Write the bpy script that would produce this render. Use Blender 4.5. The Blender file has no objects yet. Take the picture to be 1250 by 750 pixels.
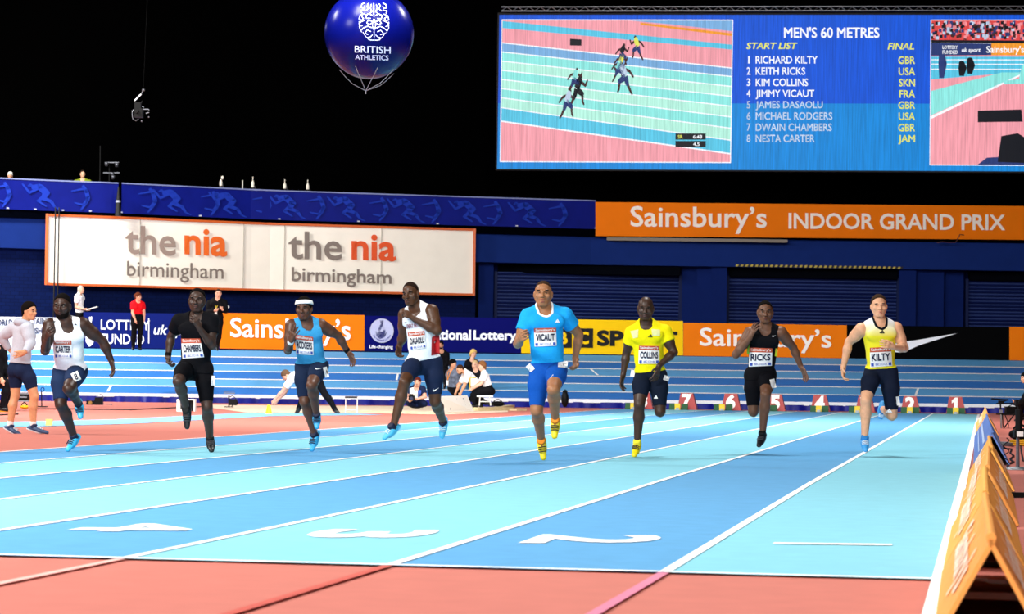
import bpy, bmesh, math, random
import numpy as np
from mathutils import Vector, Matrix
from mathutils.bvhtree import BVHTree
random.seed(7)
S = bpy.context.scene
COL = S.collection

# ------------------------------------------------------------------ camera
F = 3251.0                                     # focal length in pixels of a 1250 wide frame
CP = np.array([0.188, -11.49, 0.844])          # photographer sits low beyond the finish line
def _axes(yaw, pitch, roll):
    c, s = math.cos, math.sin
    f = np.array([-s(yaw)*c(pitch), c(yaw)*c(pitch), s(pitch)])
    r = np.array([c(yaw), s(yaw), 0.0]); u = np.cross(r, f)
    return r*c(roll)+u*s(roll), -r*s(roll)+u*c(roll), f
RR, UU, FF = _axes(0.1765, 0.0263, 0.0130)
cam = bpy.data.cameras.new('camera'); camo = bpy.data.objects.new('camera', cam); COL.objects.link(camo)
cam.sensor_width = 36.0; cam.lens = F/1250*36; cam.clip_end = 400
cam.dof.use_dof = True; cam.dof.focus_distance = 30.0; cam.dof.aperture_fstop = 7.0
camo.matrix_world = Matrix(((RR[0], UU[0], -FF[0], CP[0]), (RR[1], UU[1], -FF[1], CP[1]),
                            (RR[2], UU[2], -FF[2], CP[2]), (0, 0, 0, 1)))
S.camera = camo

# ------------------------------------------------------------------ world, exposure, arena lamps and fills
S.view_settings.view_transform = 'Standard'; S.view_settings.look = 'None'
S.view_settings.gamma = 1.0; S.view_settings.use_curve_mapping = False
S.view_settings.exposure = 0.0
W = bpy.data.worlds.new('arena_dark'); S.world = W; W.use_nodes = True
W.node_tree.nodes['Background'].inputs[0].default_value = (0.5, 0.6, 1.0, 1)
W.node_tree.nodes['Background'].inputs[1].default_value = 0.0008
FH = np.array([FF[0], FF[1], 0]); FH /= np.linalg.norm(FH)
RH = np.array([FH[1], -FH[0], 0])
def G(s, d, z=0.0):                            # ground frame of the hall: s to the right, d away from the camera
    return np.array([CP[0], CP[1], 0]) + RH*s + FH*d + np.array([0, 0, z])
def area(name, pos, target, sx, sy, power, color=(1, 1, 1)):
    l = bpy.data.lights.new(name, 'AREA'); l.shape = 'RECTANGLE'; l.size = sx; l.size_y = sy
    l.energy = power; l.color = color
    o = bpy.data.objects.new(name, l); COL.objects.link(o)
    o.location = Vector(pos)
    o.rotation_euler = (Vector(target)-Vector(pos)).to_track_quat('-Z', 'Y').to_euler()
    return o
for nm, s, d, z, ts, td, sx, sy, p, c in [      # ceiling lamps and added frontal fills; the left of the hall is lit harder
    ('arena_or_fill_lamp', -11, 15, 10, -8.5, 20, 4, 4, 4200, (1, .98, .95)),
    ('arena_or_fill_lamp', 5, 14, 12, 0, 20, 4, 4, 800, (1, .98, .96)),
    ('arena_or_fill_lamp', -15, 34, 12, -10, 38, 4, 4, 2300, (1, .98, .95)),
    ('arena_or_fill_lamp', 3, 34, 13, 2, 38, 4, 4, 1900, (1, .98, .96)),
    ('arena_or_fill_lamp', -13.5, 48.7, 13, -10, 60, 2.6, 2.6, 2900, (1, .98, .94)),
    ('arena_or_fill_lamp', 5.4, 50.8, 13, 1.0, 60, 2.6, 2.6, 3000, (1, .98, .96)),
    ('arena_or_fill_lamp', -19.5, 73, 12.5, -19, 75.5, 4, 3, 5600, (1, .98, .94)),
    ('arena_or_fill_lamp', -4, -6, 7.5, -2, 26, 6, 3, 2900, (1, .98, .96)),  # fill added behind the camera to brighten the runners from the front
    ('arena_or_fill_lamp', -3, 42, 11, -3, 70, 4, 3, 3300, (1, .98, .96)),  # fill added to brighten the fronts of the crew and far boards
    ('arena_or_fill_lamp', -3, 5, 12, -2, 8, 5, 4, 800, (1, .98, .96)),
]:
    area(nm, G(s, d, z), G(ts, td, 1.0), sx, sy, p, c)

# ------------------------------------------------------------------ helpers: projection
def ray(x, y): return FF + RR*((x-625)/F) + UU*((375-y)/F)
def at(x, y, D): return CP + ray(x, y)*D
def ground(x, y, z=0.0):
    d = ray(x, y); return CP + d*((z-CP[2])/d[2])
def project(P):
    Q = np.asarray(P)-CP; z = Q @ FF
    return 625+F*(Q @ RR)/z, 375-F*(Q @ UU)/z
def hx(h):
    h = h.lstrip('#'); r = []
    for i in (0, 2, 4):
        c = int(h[i:i+2], 16)/255
        r.append(c/12.92 if c <= .04045 else ((c+.055)/1.055)**2.4)
    return (r[0], r[1], r[2], 1.0)

# ------------------------------------------------------------------ helpers: materials
MATS = {}
def mat(name, col, rough=0.6, spec=0.4, metal=0.0, emit=0.0, var=0.08, scale=40.0, bump=0.0, coat=0.0, stretch=None):
    if name in MATS: return MATS[name]
    m = bpy.data.materials.new(name); m.use_nodes = True; nt = m.node_tree
    b = nt.nodes['Principled BSDF']; c = hx(col) if isinstance(col, str) else col
    tc = nt.nodes.new('ShaderNodeTexCoord'); mp = nt.nodes.new('ShaderNodeMapping')
    if stretch: mp.inputs['Scale'].default_value = stretch
    nz = nt.nodes.new('ShaderNodeTexNoise'); nz.inputs['Scale'].default_value = scale; nz.inputs['Detail'].default_value = 3
    nt.links.new(tc.outputs['Object'], mp.inputs['Vector']); nt.links.new(mp.outputs[0], nz.inputs['Vector'])
    rp = nt.nodes.new('ShaderNodeMapRange'); rp.inputs[1].default_value = .25; rp.inputs[2].default_value = .75
    rp.inputs[3].default_value = 1-var; rp.inputs[4].default_value = 1+var
    nt.links.new(nz.outputs[0], rp.inputs[0])
    mx = nt.nodes.new('ShaderNodeVectorMath'); mx.operation = 'SCALE'; mx.inputs[0].default_value = c[:3]
    nt.links.new(rp.outputs[0], mx.inputs['Scale'])
    nt.links.new(mx.outputs[0], b.inputs['Base Color'])
    b.inputs['Roughness'].default_value = rough; b.inputs['Specular IOR Level'].default_value = spec
    b.inputs['Metallic'].default_value = metal; b.inputs['Coat Weight'].default_value = coat
    if emit:
        nt.links.new(mx.outputs[0], b.inputs['Emission Color']); b.inputs['Emission Strength'].default_value = emit
        b.inputs['Base Color'].default_value = (0, 0, 0, 1)
        for l in list(b.inputs['Base Color'].links): nt.links.remove(l)
    if bump:
        bp = nt.nodes.new('ShaderNodeBump'); bp.inputs['Strength'].default_value = bump; bp.inputs['Distance'].default_value = .02
        nt.links.new(nz.outputs[0], bp.inputs['Height']); nt.links.new(bp.outputs[0], b.inputs['Normal'])
    MATS[name] = m; return m
def fade_mat(name, c0, c1, z0, z1, rough=.6):
    """printed fabric that fades from one colour to another up the garment"""
    m = mat(name, c0, rough); nt = m.node_tree; b = nt.nodes['Principled BSDF']
    tc = [n for n in nt.nodes if n.type == 'TEX_COORD'][0]
    sp = nt.nodes.new('ShaderNodeSeparateXYZ'); nt.links.new(tc.outputs['Object'], sp.inputs[0])
    cr = nt.nodes.new('ShaderNodeMapRange'); cr.inputs[1].default_value = z0; cr.inputs[2].default_value = z1
    nt.links.new(sp.outputs[2], cr.inputs[0])
    mx = nt.nodes.new('ShaderNodeMix'); mx.data_type = 'RGBA'
    mx.inputs[6].default_value = hx(c0); mx.inputs[7].default_value = hx(c1)
    nt.links.new(cr.outputs[0], mx.inputs[0]); nt.links.new(mx.outputs[2], b.inputs['Base Color'])
    return m

# ------------------------------------------------------------------ helpers: objects
def tag(o, label=None, cat=None, group=None, kind=None):
    if label: o['label'] = label
    if cat: o['category'] = cat
    if group: o['group'] = group
    if kind: o['kind'] = kind
    return o
def mesh(name, V, Fc, mats, parent=None, smooth=False, base=None, mi=None):
    V = np.asarray(V, dtype=float).reshape(-1, 3)
    me = bpy.data.meshes.new(name)
    if parent is not None and base is None: base = np.array(parent_base(parent))
    if base is None: base = np.zeros(3)
    if isinstance(Fc, np.ndarray) and len(Fc):
        n = len(Fc); k = Fc.shape[1]
        me.vertices.add(len(V)); me.vertices.foreach_set('co', (V-base).astype(np.float32).ravel())
        me.loops.add(n*k); me.loops.foreach_set('vertex_index', Fc.astype(np.int32).ravel())
        me.polygons.add(n); me.polygons.foreach_set('loop_start', np.arange(0, n*k, k, dtype=np.int32))
        me.update(calc_edges=True); me.validate()
    else:
        me.from_pydata([tuple(v) for v in (V-base)], [], [tuple(int(i) for i in f) for f in Fc]); me.update()
    if not isinstance(mats, (list, tuple)): mats = [mats]
    for m in mats: me.materials.append(m)
    if mi is not None: me.polygons.foreach_set('material_index', np.asarray(mi, dtype=np.int32))
    if smooth: me.polygons.foreach_set('use_smooth', [True]*len(me.polygons))
    o = bpy.data.objects.new(name, me); COL.objects.link(o)
    if parent is not None: o.parent = parent
    else: o.location = base
    return o
def parent_base(p):
    b = np.zeros(3)
    while p is not None:
        b = b + np.array(p.location); p = p.parent
    return b
def empty(name, loc):
    o = bpy.data.objects.new(name, None); COL.objects.link(o); o.location = Vector(loc); o.empty_display_size = .1
    return o
class MB:                                      # mesh builder: solids collected into one mesh
    def __init__(s): s.V = []; s.F = []; s.M = []; s.m = 0
    def add(s, V, Fc):
        n = len(s.V); s.V += [np.asarray(v, float) for v in V]; s.F += [tuple(i+n for i in f) for f in Fc]; s.M += [s.m]*len(Fc)
    def box(s, c, ax, ay, az, hx_, hy_, hz_):
        c = np.asarray(c, float); V = [c+ax*hx_*i+ay*hy_*j+az*hz_*k for i in (-1, 1) for j in (-1, 1) for k in (-1, 1)]
        s.add(V, [(0, 1, 3, 2), (4, 6, 7, 5), (0, 4, 5, 1), (2, 3, 7, 6), (0, 2, 6, 4), (1, 5, 7, 3)]); return s
    def bx(s, c, hx_, hy_, hz_): return s.box(c, RH, FH, np.array([0, 0, 1.]), hx_, hy_, hz_)
    def tube(s, pts, r, n=8, cap=True):
        pts = [np.asarray(p, float) for p in pts]; rs = r if isinstance(r, (list, tuple)) else [r]*len(pts)
        rings = []; prev = None
        for i, p in enumerate(pts):
            t = pts[min(i+1, len(pts)-1)]-pts[max(i-1, 0)]; t = t/(np.linalg.norm(t)+1e-9)
            if prev is None:
                a = np.array([0, 0, 1.]) if abs(t[2]) < .9 else np.array([1., 0, 0])
            else: a = prev
            u = a-t*(a@t); u /= np.linalg.norm(u)+1e-9; prev = u; v = np.cross(t, u)
            rings.append([p+(u*math.cos(2*math.pi*k/n)+v*math.sin(2*math.pi*k/n))*rs[i] for k in range(n)])
        V = [q for rg in rings for q in rg]; Fc = []
        for i in range(len(pts)-1):
            for k in range(n): Fc.append((i*n+k, i*n+(k+1) % n, (i+1)*n+(k+1) % n, (i+1)*n+k))
        if cap: Fc.append(tuple(range(n))[::-1]); Fc.append(tuple((len(pts)-1)*n+k for k in range(n)))
        s.add(V, Fc); return s
    def lathe(s, c, prof, n=16, axis=None):
        c = np.asarray(c, float); V = []; Fc = []
        for r, z in prof:
            for k in range(n): V.append(c+np.array([r*math.cos(2*math.pi*k/n), r*math.sin(2*math.pi*k/n), z]))
        for i in range(len(prof)-1):
            for k in range(n): Fc.append((i*n+k, i*n+(k+1) % n, (i+1)*n+(k+1) % n, (i+1)*n+k))
        Fc.append(tuple(range(n))[::-1]); Fc.append(tuple((len(prof)-1)*n+k for k in range(n)))
        s.add(V, Fc); return s
    def ball(s, c, rx, ry, rz, n=14, m=8):
        c = np.asarray(c, float); V = []; Fc = []
        for i in range(m+1):
            th = math.pi*i/m
            for k in range(n):
                ph = 2*math.pi*k/n
                V.append(c+RH*rx*math.sin(th)*math.cos(ph)+FH*ry*math.sin(th)*math.sin(ph)+np.array([0, 0, rz*math.cos(th)]))
        for i in range(m):
            for k in range(n): Fc.append((i*n+k, (i+1)*n+k, (i+1)*n+(k+1) % n, i*n+(k+1) % n))
        s.add(V, Fc); return s
    def prism(s, front, off):                   # polygon pushed along off
        n = len(front); off = np.asarray(off, float); V = [np.asarray(p, float) for p in front]+[np.asarray(p, float)+off for p in front]
        s.add(V, [tuple(range(n)), tuple(range(2*n-1, n-1, -1))]+[(i, i+n, (i+1) % n+n, (i+1) % n) for i in range(n)]); return s
    def build(s, name, mats, parent=None, smooth=False, base=None):
        return mesh(name, s.V, s.F, mats, parent, smooth, base, s.M)

# ------------------------------------------------------------------ helpers: lettering
_TXT = {}
def text2d(body, bold=0.0, shear=0.0, space=1.0, res=3, outline=None):
    key = (body, bold, shear, space, res)
    if key in _TXT: return _TXT[key]
    cu = bpy.data.curves.new('t', 'FONT'); cu.body = body; cu.shear = shear
    cu.space_character = space; cu.resolution_u = res; cu.fill_mode = 'FRONT'
    ob = bpy.data.objects.new('t', cu); COL.objects.link(ob)
    dg = bpy.context.evaluated_depsgraph_get(); ev = ob.evaluated_get(dg); me = ev.to_mesh()
    V = np.array([v.co[:2] for v in me.vertices], float); Fc = [tuple(p.vertices) for p in me.polygons]
    ev.to_mesh_clear(); bpy.data.objects.remove(ob); bpy.data.curves.remove(cu)
    if bold:                                     # heavier strokes: push the outline outwards, mitres clamped
        ec = {}
        for f in Fc:
            for i in range(len(f)):
                e = (f[i], f[(i+1) % len(f)]); ec[e] = ec.get(e, 0)+1
        N = [[] for _ in V]; sg = 1.0
        ar = sum((V[f[1]][0]-V[f[0]][0])*(V[f[2]][1]-V[f[0]][1])-(V[f[1]][1]-V[f[0]][1])*(V[f[2]][0]-V[f[0]][0]) for f in Fc)
        sg = 1.0 if ar > 0 else -1.0
        for (p, q) in ec:
            if (q, p) in ec: continue
            d = V[q]-V[p]; l = math.hypot(*d)
            if l < 1e-7: continue
            n = np.array([d[1], -d[0]])/l*sg; N[p].append(n); N[q].append(n)
        D = np.zeros_like(V)
        for i, n in enumerate(N):
            if n:
                m = np.sum(n, 0); l = math.hypot(*m)
                if l > 1e-6: m /= l; D[i] = m*min(1.35, 1/max(.3, float(m @ n[0])))*bold
        V = V+D
    lo = V.min(0); hi = V.max(0); V = (V-lo)/(hi-lo)
    _TXT[key] = (V, Fc); return V, Fc
def quadmap(c, D, off=0.0):
    """c: pixel corners TL,TR,BR,BL; D: depth or function of x; returns (u,v)->world with v up"""
    c = [np.array(p, float) for p in c]
    def f(u, v):
        p = (c[3]*(1-u)+c[2]*u)*(1-v)+(c[0]*(1-u)+c[1]*u)*v
        d = D(p[0]) if callable(D) else D
        return at(p[0], p[1], d-off)
    return f
def flat(name, V2, Fc, f, m, parent, mi=None):
    return mesh(name, [f(u, v) for u, v in V2], Fc, m, parent, mi=mi)
def slope(x, x0): return 0.0133*(x-x0)         # the photograph is tilted a little
def sbox(x0, y0, x1, y1):                       # pixel box that follows the tilt; y given at x0
    k = slope(x1, x0); return [(x0, y0), (x1, y0+k), (x1, y1+k), (x0, y1)]
def letter(body, box, D, m, parent, bold=.02, shear=0, off=.03, name='lettering', space=1.0, res=3):
    V, Fc = text2d(body, bold, shear, space, res)
    return flat(name, V, Fc, quadmap(box, D, off), m, parent)
def poly2d(pts, box, D, m, parent, name, off=.03):
    return flat(name, pts, [tuple(range(len(pts)))], quadmap(box, D, off), m, parent)
def disc2d(cx, cy, rx, ry, n=24): return [(cx+rx*math.cos(2*math.pi*i/n), cy+ry*math.sin(2*math.pi*i/n)) for i in range(n)]
def limb2d(pts, rs, n=None):
    """fat 2-D polyline as quads, for printed silhouettes"""
    V = []; Fc = []
    for i in range(len(pts)-1):
        a = np.array(pts[i], float); b = np.array(pts[i+1], float); t = b-a; t /= np.linalg.norm(t)+1e-9; nn = np.array([-t[1], t[0]])
        k = len(V); V += [a+nn*rs[i], a-nn*rs[i], b-nn*rs[i+1], b+nn*rs[i+1]]; Fc.append((k, k+1, k+2, k+3))
        k = len(V); V += [b+np.array([math.cos(q), math.sin(q)])*rs[i+1] for q in np.linspace(0, 2*math.pi, 8, endpoint=False)]; Fc.append(tuple(range(k, k+8)))
    return V, Fc
# ------------------------------------------------------------------ bodies: smooth distance fields turned into one continuous skin
BIG = np.float32(1.0)
def smin(a, b, k):
    h = np.maximum(k-np.abs(a-b), 0)/k
    return np.minimum(a, b)-h*h*k*.25
def nrm(v):
    v = np.asarray(v, float); return v/(np.linalg.norm(v)+1e-9)
class Grid:
    def __init__(s, lo, hi, h):
        s.o = np.asarray(lo, float); s.h = h; s.n = np.ceil((np.asarray(hi)-s.o)/h).astype(int)+1
        s.ax = [(s.o[i]+h*np.arange(s.n[i])).astype(np.float32) for i in range(3)]
    def new(s): return np.full(s.n, BIG, np.float32)
    def sub(s, lo, hi):
        a = np.clip(np.floor((np.asarray(lo)-s.o)/s.h).astype(int), 0, s.n); b = np.clip(np.ceil((np.asarray(hi)-s.o)/s.h).astype(int)+1, 0, s.n)
        sl = tuple(slice(a[i], b[i]) for i in range(3))
        return sl, s.ax[0][sl[0]][:, None, None], s.ax[1][sl[1]][None, :, None], s.ax[2][sl[2]][None, None, :]
    def plane(s, p, n):                          # signed distance, positive on the side n points to
        p = np.asarray(p, float); n = nrm(n)
        return ((s.ax[0]-p[0])*n[0])[:, None, None]+((s.ax[1]-p[1])*n[1])[None, :, None]+((s.ax[2]-p[2])*n[2])[None, None, :]
    def cone(s, f, a, b, ra, rb, k=.02, sq=None, neg=False):
        """tapered capsule; sq=(axis, factor): flattened along axis"""
        a = np.asarray(a, float); b = np.asarray(b, float); r = max(ra, rb)+.07
        sl, X, Y, Z = s.sub(np.minimum(a, b)-r, np.maximum(a, b)+r)
        px, py, pz = X-a[0], Y-a[1], Z-a[2]; ba = b-a
        if sq is not None:
            n, q = sq; n = nrm(n); e = 1/q-1; d = (px*n[0]+py*n[1]+pz*n[2])*e
            px = px+d*n[0]; py = py+d*n[1]; pz = pz+d*n[2]; ba = ba+n*(ba @ n)*e
        L2 = float(ba @ ba)+1e-9
        t = np.clip((px*ba[0]+py*ba[1]+pz*ba[2])/L2, 0, 1)
        d = np.sqrt((px-t*ba[0])**2+(py-t*ba[1])**2+(pz-t*ba[2])**2)-(ra+(rb-ra)*t)
        if sq is not None: d = d*(.5+.5*sq[1])
        s._put(f, sl, d.astype(np.float32), k, neg)
    def ell(s, f, c, axes, rad, k=.02, neg=False):
        c = np.asarray(c, float); r = max(rad)+.06
        sl, X, Y, Z = s.sub(c-r, c+r); px, py, pz = X-c[0], Y-c[1], Z-c[2]
        k0 = 0; k1 = 0
        for a, ra in zip(axes, rad):
            q = px*a[0]+py*a[1]+pz*a[2]; k0 = k0+(q/ra)**2; k1 = k1+(q/ra**2)**2
        k0 = np.sqrt(k0); k1 = np.sqrt(k1)+1e-6
        s._put(f, sl, (k0*(k0-1)/k1).astype(np.float32), k, neg)
    def _put(s, f, sl, d, k, neg):
        if d.size == 0: return
        f[sl] = -smin(-f[sl], d, k) if neg else smin(f[sl], d, k)
    def surf(s, f):
        """surface nets"""
        ins = f < 0; m = [(np.s_[:-1], np.s_[1:])]*3
        cnt = np.zeros(np.array(f.shape)-1, np.int8)
        for i in (0, 1):
            for j in (0, 1):
                for k in (0, 1): cnt += ins[m[0][i] if 0 else slice(i, f.shape[0]-1+i), slice(j, f.shape[1]-1+j), slice(k, f.shape[2]-1+k)]
        act = (cnt > 0) & (cnt < 8); I = np.argwhere(act)
        if len(I) == 0: return np.zeros((0, 3)), np.zeros((0, 4), int)
        idx = np.full(act.shape, -1, np.int64); idx[act] = np.arange(len(I))
        cor = {(i, j, k): f[I[:, 0]+i, I[:, 1]+j, I[:, 2]+k] for i in (0, 1) for j in (0, 1) for k in (0, 1)}
        acc = np.zeros((len(I), 3)); c = np.zeros(len(I))
        for a in range(3):
            for u in (0, 1):
                for v in (0, 1):
                    p = [u, v]; p.insert(a, 0); q = list(p); q[a] = 1
                    A = cor[tuple(p)]; B = cor[tuple(q)]; x = (A < 0) != (B < 0)
                    t = np.where(x, A/np.where(x, A-B, 1), 0); P = np.tile(np.array(p, float), (len(I), 1)); P[:, a] = t
                    acc += P*x[:, None]; c += x
        V = s.o+(I+acc/c[:, None])*s.h; Q = []
        for a in range(3):
            b, d = (a+1) % 3, (a+2) % 3
            A = np.take(ins, range(f.shape[a]-1), a); B = np.take(ins, range(1, f.shape[a]), a)
            X = np.argwhere(A != B); X = X[(X[:, b] > 0) & (X[:, d] > 0) & (X[:, b] < f.shape[b]-1) & (X[:, d] < f.shape[d]-1)]
            if len(X) == 0: continue
            eb = np.zeros(3, int); eb[b] = 1; ed = np.zeros(3, int); ed[d] = 1
            q = np.stack([idx[tuple((X-eb-ed).T)], idx[tuple((X-ed).T)], idx[tuple(X.T)], idx[tuple((X-eb).T)]], 1)
            fl = ~A[tuple(X.T)]; q[fl] = q[fl][:, ::-1]; Q.append(q)
        return V, np.concatenate(Q)

BL = dict(ua=.325, fa=.265, th=.435, sh=.43)
RUNS = {}
def person(sp):
    """sp: pixel joints of one figure (a = the person's right side, b = left) at depth D; the missing depth of each
    bone follows from its length, with a sign for towards / away from the camera"""
    D = sp['D']; sc = sp.get('H', 1.8)/1.8; bk = sp.get('bulk', 1.0)*sc
    J = {}; DZ = {}
    def put(n, xy, dz): J[n] = at(xy[0], xy[1], D-dz); DZ[n] = dz
    def solve(D):
        for n, (x, y, dz) in sp['core'].items(): put(n, (x, y), dz)
        for n, (par, L, x, y, s) in sp['chain'].items():
            ln = BL[L]*sc if isinstance(L, str) else L
            px, py = project(J[par]); d = math.hypot(x-px, y-py)*D/F
            put(n, (x, y), DZ[par]+s*math.sqrt(max(0.0, ln*ln-d*d)))
    solve(D)
    if sp.get('stand'):                            # the named toe rests on the ground at height zg
        tn, zg = sp['stand']
        for _ in range(6):
            r = ray(*sp['chain'][tn][2:4]); D = DZ[tn]+(zg+.022-CP[2])/r[2]; solve(D)
    B = (J['pa']+J['pb'])/2; zmin = min(J[k][2] for k in J); B = np.array([B[0], B[1], zmin-.03])
    h = sp.get('h', .009)
    P = np.array(list(J.values())); lo = P.min(0)-.2; hi = P.max(0)+.2
    lo[:2] -= .05; hi[:2] += .05; hi[2] = max(hi[2], J['head'][2]+.22)
    g = Grid(lo, hi, h)
    up = nrm(J['neck']-B*0-(J['pa']+J['pb'])/2); rt = J['sa']-J['sb']; rt = nrm(rt-up*(rt @ up)); fw = np.cross(up, rt)
    pel = (J['pa']+J['pb'])/2; prt = J['pa']-J['pb']; prt = nrm(prt-up*(prt @ up)); pfw = np.cross(up, prt)
    nk = J['neck']; sw = np.linalg.norm(J['sa']-J['sb'])/2
    T = np.linalg.norm(nk-pel); ax = (rt, up, fw); pax = (prt, up, pfw)
    fem = sp.get('female', 0); belly = sp.get('belly', 0)
    # --- torso
    to = g.new(); cr = min(max(sw*.91, .11), .185)
    ch = pel+up*T*.72; wa = pel+up*T*.30
    g.cone(to, ch, wa, cr, (.134+belly*.03)*bk, .03, (fw, .68))
    g.cone(to, wa, pel+up*.02, (.134+belly*.03)*bk, .126*bk, .03, (pfw, .76))
    g.cone(to, J['sa']*.86+J['sb']*.14-up*.01, J['sb']*.86+J['sa']*.14-up*.01, .058*bk, .058*bk, .04)
    for s_ in ('sa', 'sb'): g.cone(to, nk+up*.015, J[s_]*.62+nk*.38+up*.012, .05*bk, .045*bk, .04)
    g.cone(to, pel+prt*.07*sc-up*.03, pel-prt*.07*sc-up*.03, .088*bk, .088*bk, .04)
    for s_ in (-1, 1):
        g.ell(to, nk-up*.135*sc+rt*s_*.075*sc+fw*(cr*.50+.006), ax, (.085*sc, .060*sc, .030*sc), .03)
        if fem: g.ell(to, nk-up*.20*sc+rt*s_*.075*sc+fw*(cr*.58), ax, (.06, .06, .05), .03)
        g.ell(to, pel-up*.05*sc+prt*s_*.060*sc-pfw*.060*sc, pax, (.074*bk, .080*bk, .070*bk), .03)
    if belly: g.ell(to, pel+up*.16+fw*.06, ax, (.13, .14, .10*(.6+belly)), .05)
    # --- limbs
    arm = {}; fore = {}; hand = {}; thigh = {}; shank = {}
    af = sp.get('arm', 1.0)*bk; lf = sp.get('leg', 1.0)*bk
    for c in 'ab':
        s_, e, w, hd = J['s'+c], J['e'+c], J['w'+c], J['h'+c]; f = g.new(); m = s_*.5+e*.5
        g.cone(f, s_, s_*.75+e*.25, .070*af, .060*af, .02); g.cone(f, s_, m, .062*af, .057*af, .02); g.cone(f, m, e, .057*af, .039*af, .02)
        bi = nrm(np.cross(np.cross(e-s_, w-e), e-s_)+1e-6)
        g.ell(f, s_*.5+e*.5+bi*.018, (nrm(e-s_), bi, nrm(np.cross(nrm(e-s_), bi))), (.085*af, .042*af, .045*af), .02)
        arm[c] = f
        f = g.new(); q = e*.7+w*.3
        g.cone(f, e, q, .040*af, .043*af, .02); g.cone(f, q, w, .043*af, .027*af, .02); fore[c] = f
        # hand: palm, four fingers, thumb
        f = g.new(); hdv = nrm(hd-w); cur = math.radians(sp.get('curl_'+c, sp.get('curl', 38)))
        med = (nk*.5+pel*.5)-w
        pn = med-hdv*(med @ hdv) if sp.get('palm_'+c) is None else np.asarray(sp['palm_'+c], float)
        pn = nrm(pn-hdv*(pn @ hdv)); sd = np.cross(hdv, pn)*(1 if c == 'a' else -1); hs = sc*sp.get('hand', 1.08)
        g.cone(f, w, w+hdv*.03*hs, .026*hs, .026*hs, .01)
        for t_ in (-1, 0, 1): g.cone(f, w+hdv*.022*hs+sd*.010*t_*hs, w+hdv*.088*hs+sd*.024*t_*hs, .0165*hs, .0145*hs, .012)
        if h < .011:
            fing = g.new()
            for i, (ln, ex) in enumerate([(.95, -.04), (1.05, 0), (.98, .05), (.78, .12)]):
                p = w+hdv*(.088-.004*abs(i-1.2))*hs+sd*(1.5-i)*.0212*hs; a_ = cur*.45
                dv = nrm(hdv+sd*(1.5-i)*.15*(1 if cur < .5 else .3))
                one = g.new()
                for L_, r0, r1 in ((.043, .0098, .0092), (.029, .0092, .0085), (.022, .0085, .0075)):
                    d_ = dv*math.cos(a_)+pn*math.sin(a_); q_ = p+d_*L_*ln*hs
                    g.cone(one, p, q_, r0*hs, r1*hs, .004); p = q_; a_ += cur*(1+ex)
                fing = np.minimum(fing, one)
            f = smin(f, fing, .006)
            p = w+hdv*.03*hs+sd*.030*hs; d_ = nrm(hdv*.75+sd*(.75 if cur < .5 else .35)+pn*(.25 if cur < .5 else .6))
            g.cone(f, w+hdv*.015*hs+sd*.01*hs, p, .018*hs, .015*hs, .01); q_ = p+d_*.036*hs; g.cone(f, p, q_, .0125*hs, .011*hs, .006)
            d_ = nrm(d_+hdv*.5+pn*.15); g.cone(f, q_, q_+d_*.03*hs, .011*hs, .0085*hs, .004)
        else:
            g.cone(f, w+hdv*.07*hs, w+hdv*.13*hs+pn*.02, .026*hs, .018*hs, .01, (pn, .5)); g.cone(f, w+hdv*.03*hs, w+hdv*.08*hs+sd*.05*hs, .013, .01, .01)
        hand[c] = f
        # legs
        p_, k_, a_, t_ = J['p'+c], J['k'+c], J['a'+c], J['t'+c]
        kf = k_-(p_+a_)/2; kf = nrm(kf) if np.linalg.norm(kf) > .06 else pfw
        if np.linalg.norm(k_-(p_+a_)/2) > .06 and kf @ (t_-a_) < -.1: kf = nrm(t_-a_)
        tv = nrm(k_-p_); kf_t = nrm(kf-tv*(kf @ tv)); sv = nrm(a_-k_); kf_s = nrm(kf-sv*(kf @ sv))
        f = g.new(); m = p_*.62+k_*.38+kf_t*.014
        g.cone(f, p_, m, .088*lf, .088*lf, .03); g.cone(f, m, k_, .088*lf, .057*lf, .03)
        g.ell(f, p_*.25+k_*.75+kf_t*.022+np.cross(tv, kf_t)*.02, (tv, kf_t, np.cross(tv, kf_t)), (.09*lf, .035*lf, .04*lf), .02)
        thigh[c] = f
        f = g.new(); q = k_*.68+a_*.32-kf_s*.018
        g.cone(f, k_, q, .054*lf, .058*lf, .03); g.cone(f, q, a_, .056*lf, .034*lf, .03); g.ell(f, k_+kf*.024, (tv, kf_t, np.cross(tv, kf_t)), (.04*lf, .03*lf, .036*lf), .02)
        ft = nrm(t_-a_); g.cone(f, a_, a_*.45+t_*.55, (.027 if sp.get('shoe') else .036)*sc, .020*sc, .02); shank[c] = f
    # --- head
    hd = g.new(); C = J['head']; yaw, pit, til = [math.radians(v) for v in sp.get('look', (0, 0, 0))]
    base = sp.get('facing'); toc = -FH if base is None else None
    f0 = nrm(-FH*math.cos(yaw)+RH*math.sin(yaw)); u0 = np.array([0, 0, 1.])
    hf = f0*math.cos(pit)+u0*math.sin(pit); hu = u0*math.cos(pit)-f0*math.sin(pit); hr = np.cross(hf, hu)
    hu, hr = hu*math.cos(til)+hr*math.sin(til), hr*math.cos(til)-hu*math.sin(til)
    hs = sc*sp.get('hsize', 1.0); A = (hr, hu, hf)
    def hp(x, y, z): return C+(hr*x+hu*y+hf*z)*hs
    g.ell(hd, hp(0, .030, -.012), A, [v*hs for v in (.076, .090, .096)], .02)
    g.ell(hd, hp(0, -.035, .020), A, [v*hs for v in (.061, .078, .070)], .03)
    g.ell(hd, hp(0, -.088, .055), A, [v*hs for v in (.030, .024, .030)], .03)
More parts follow.
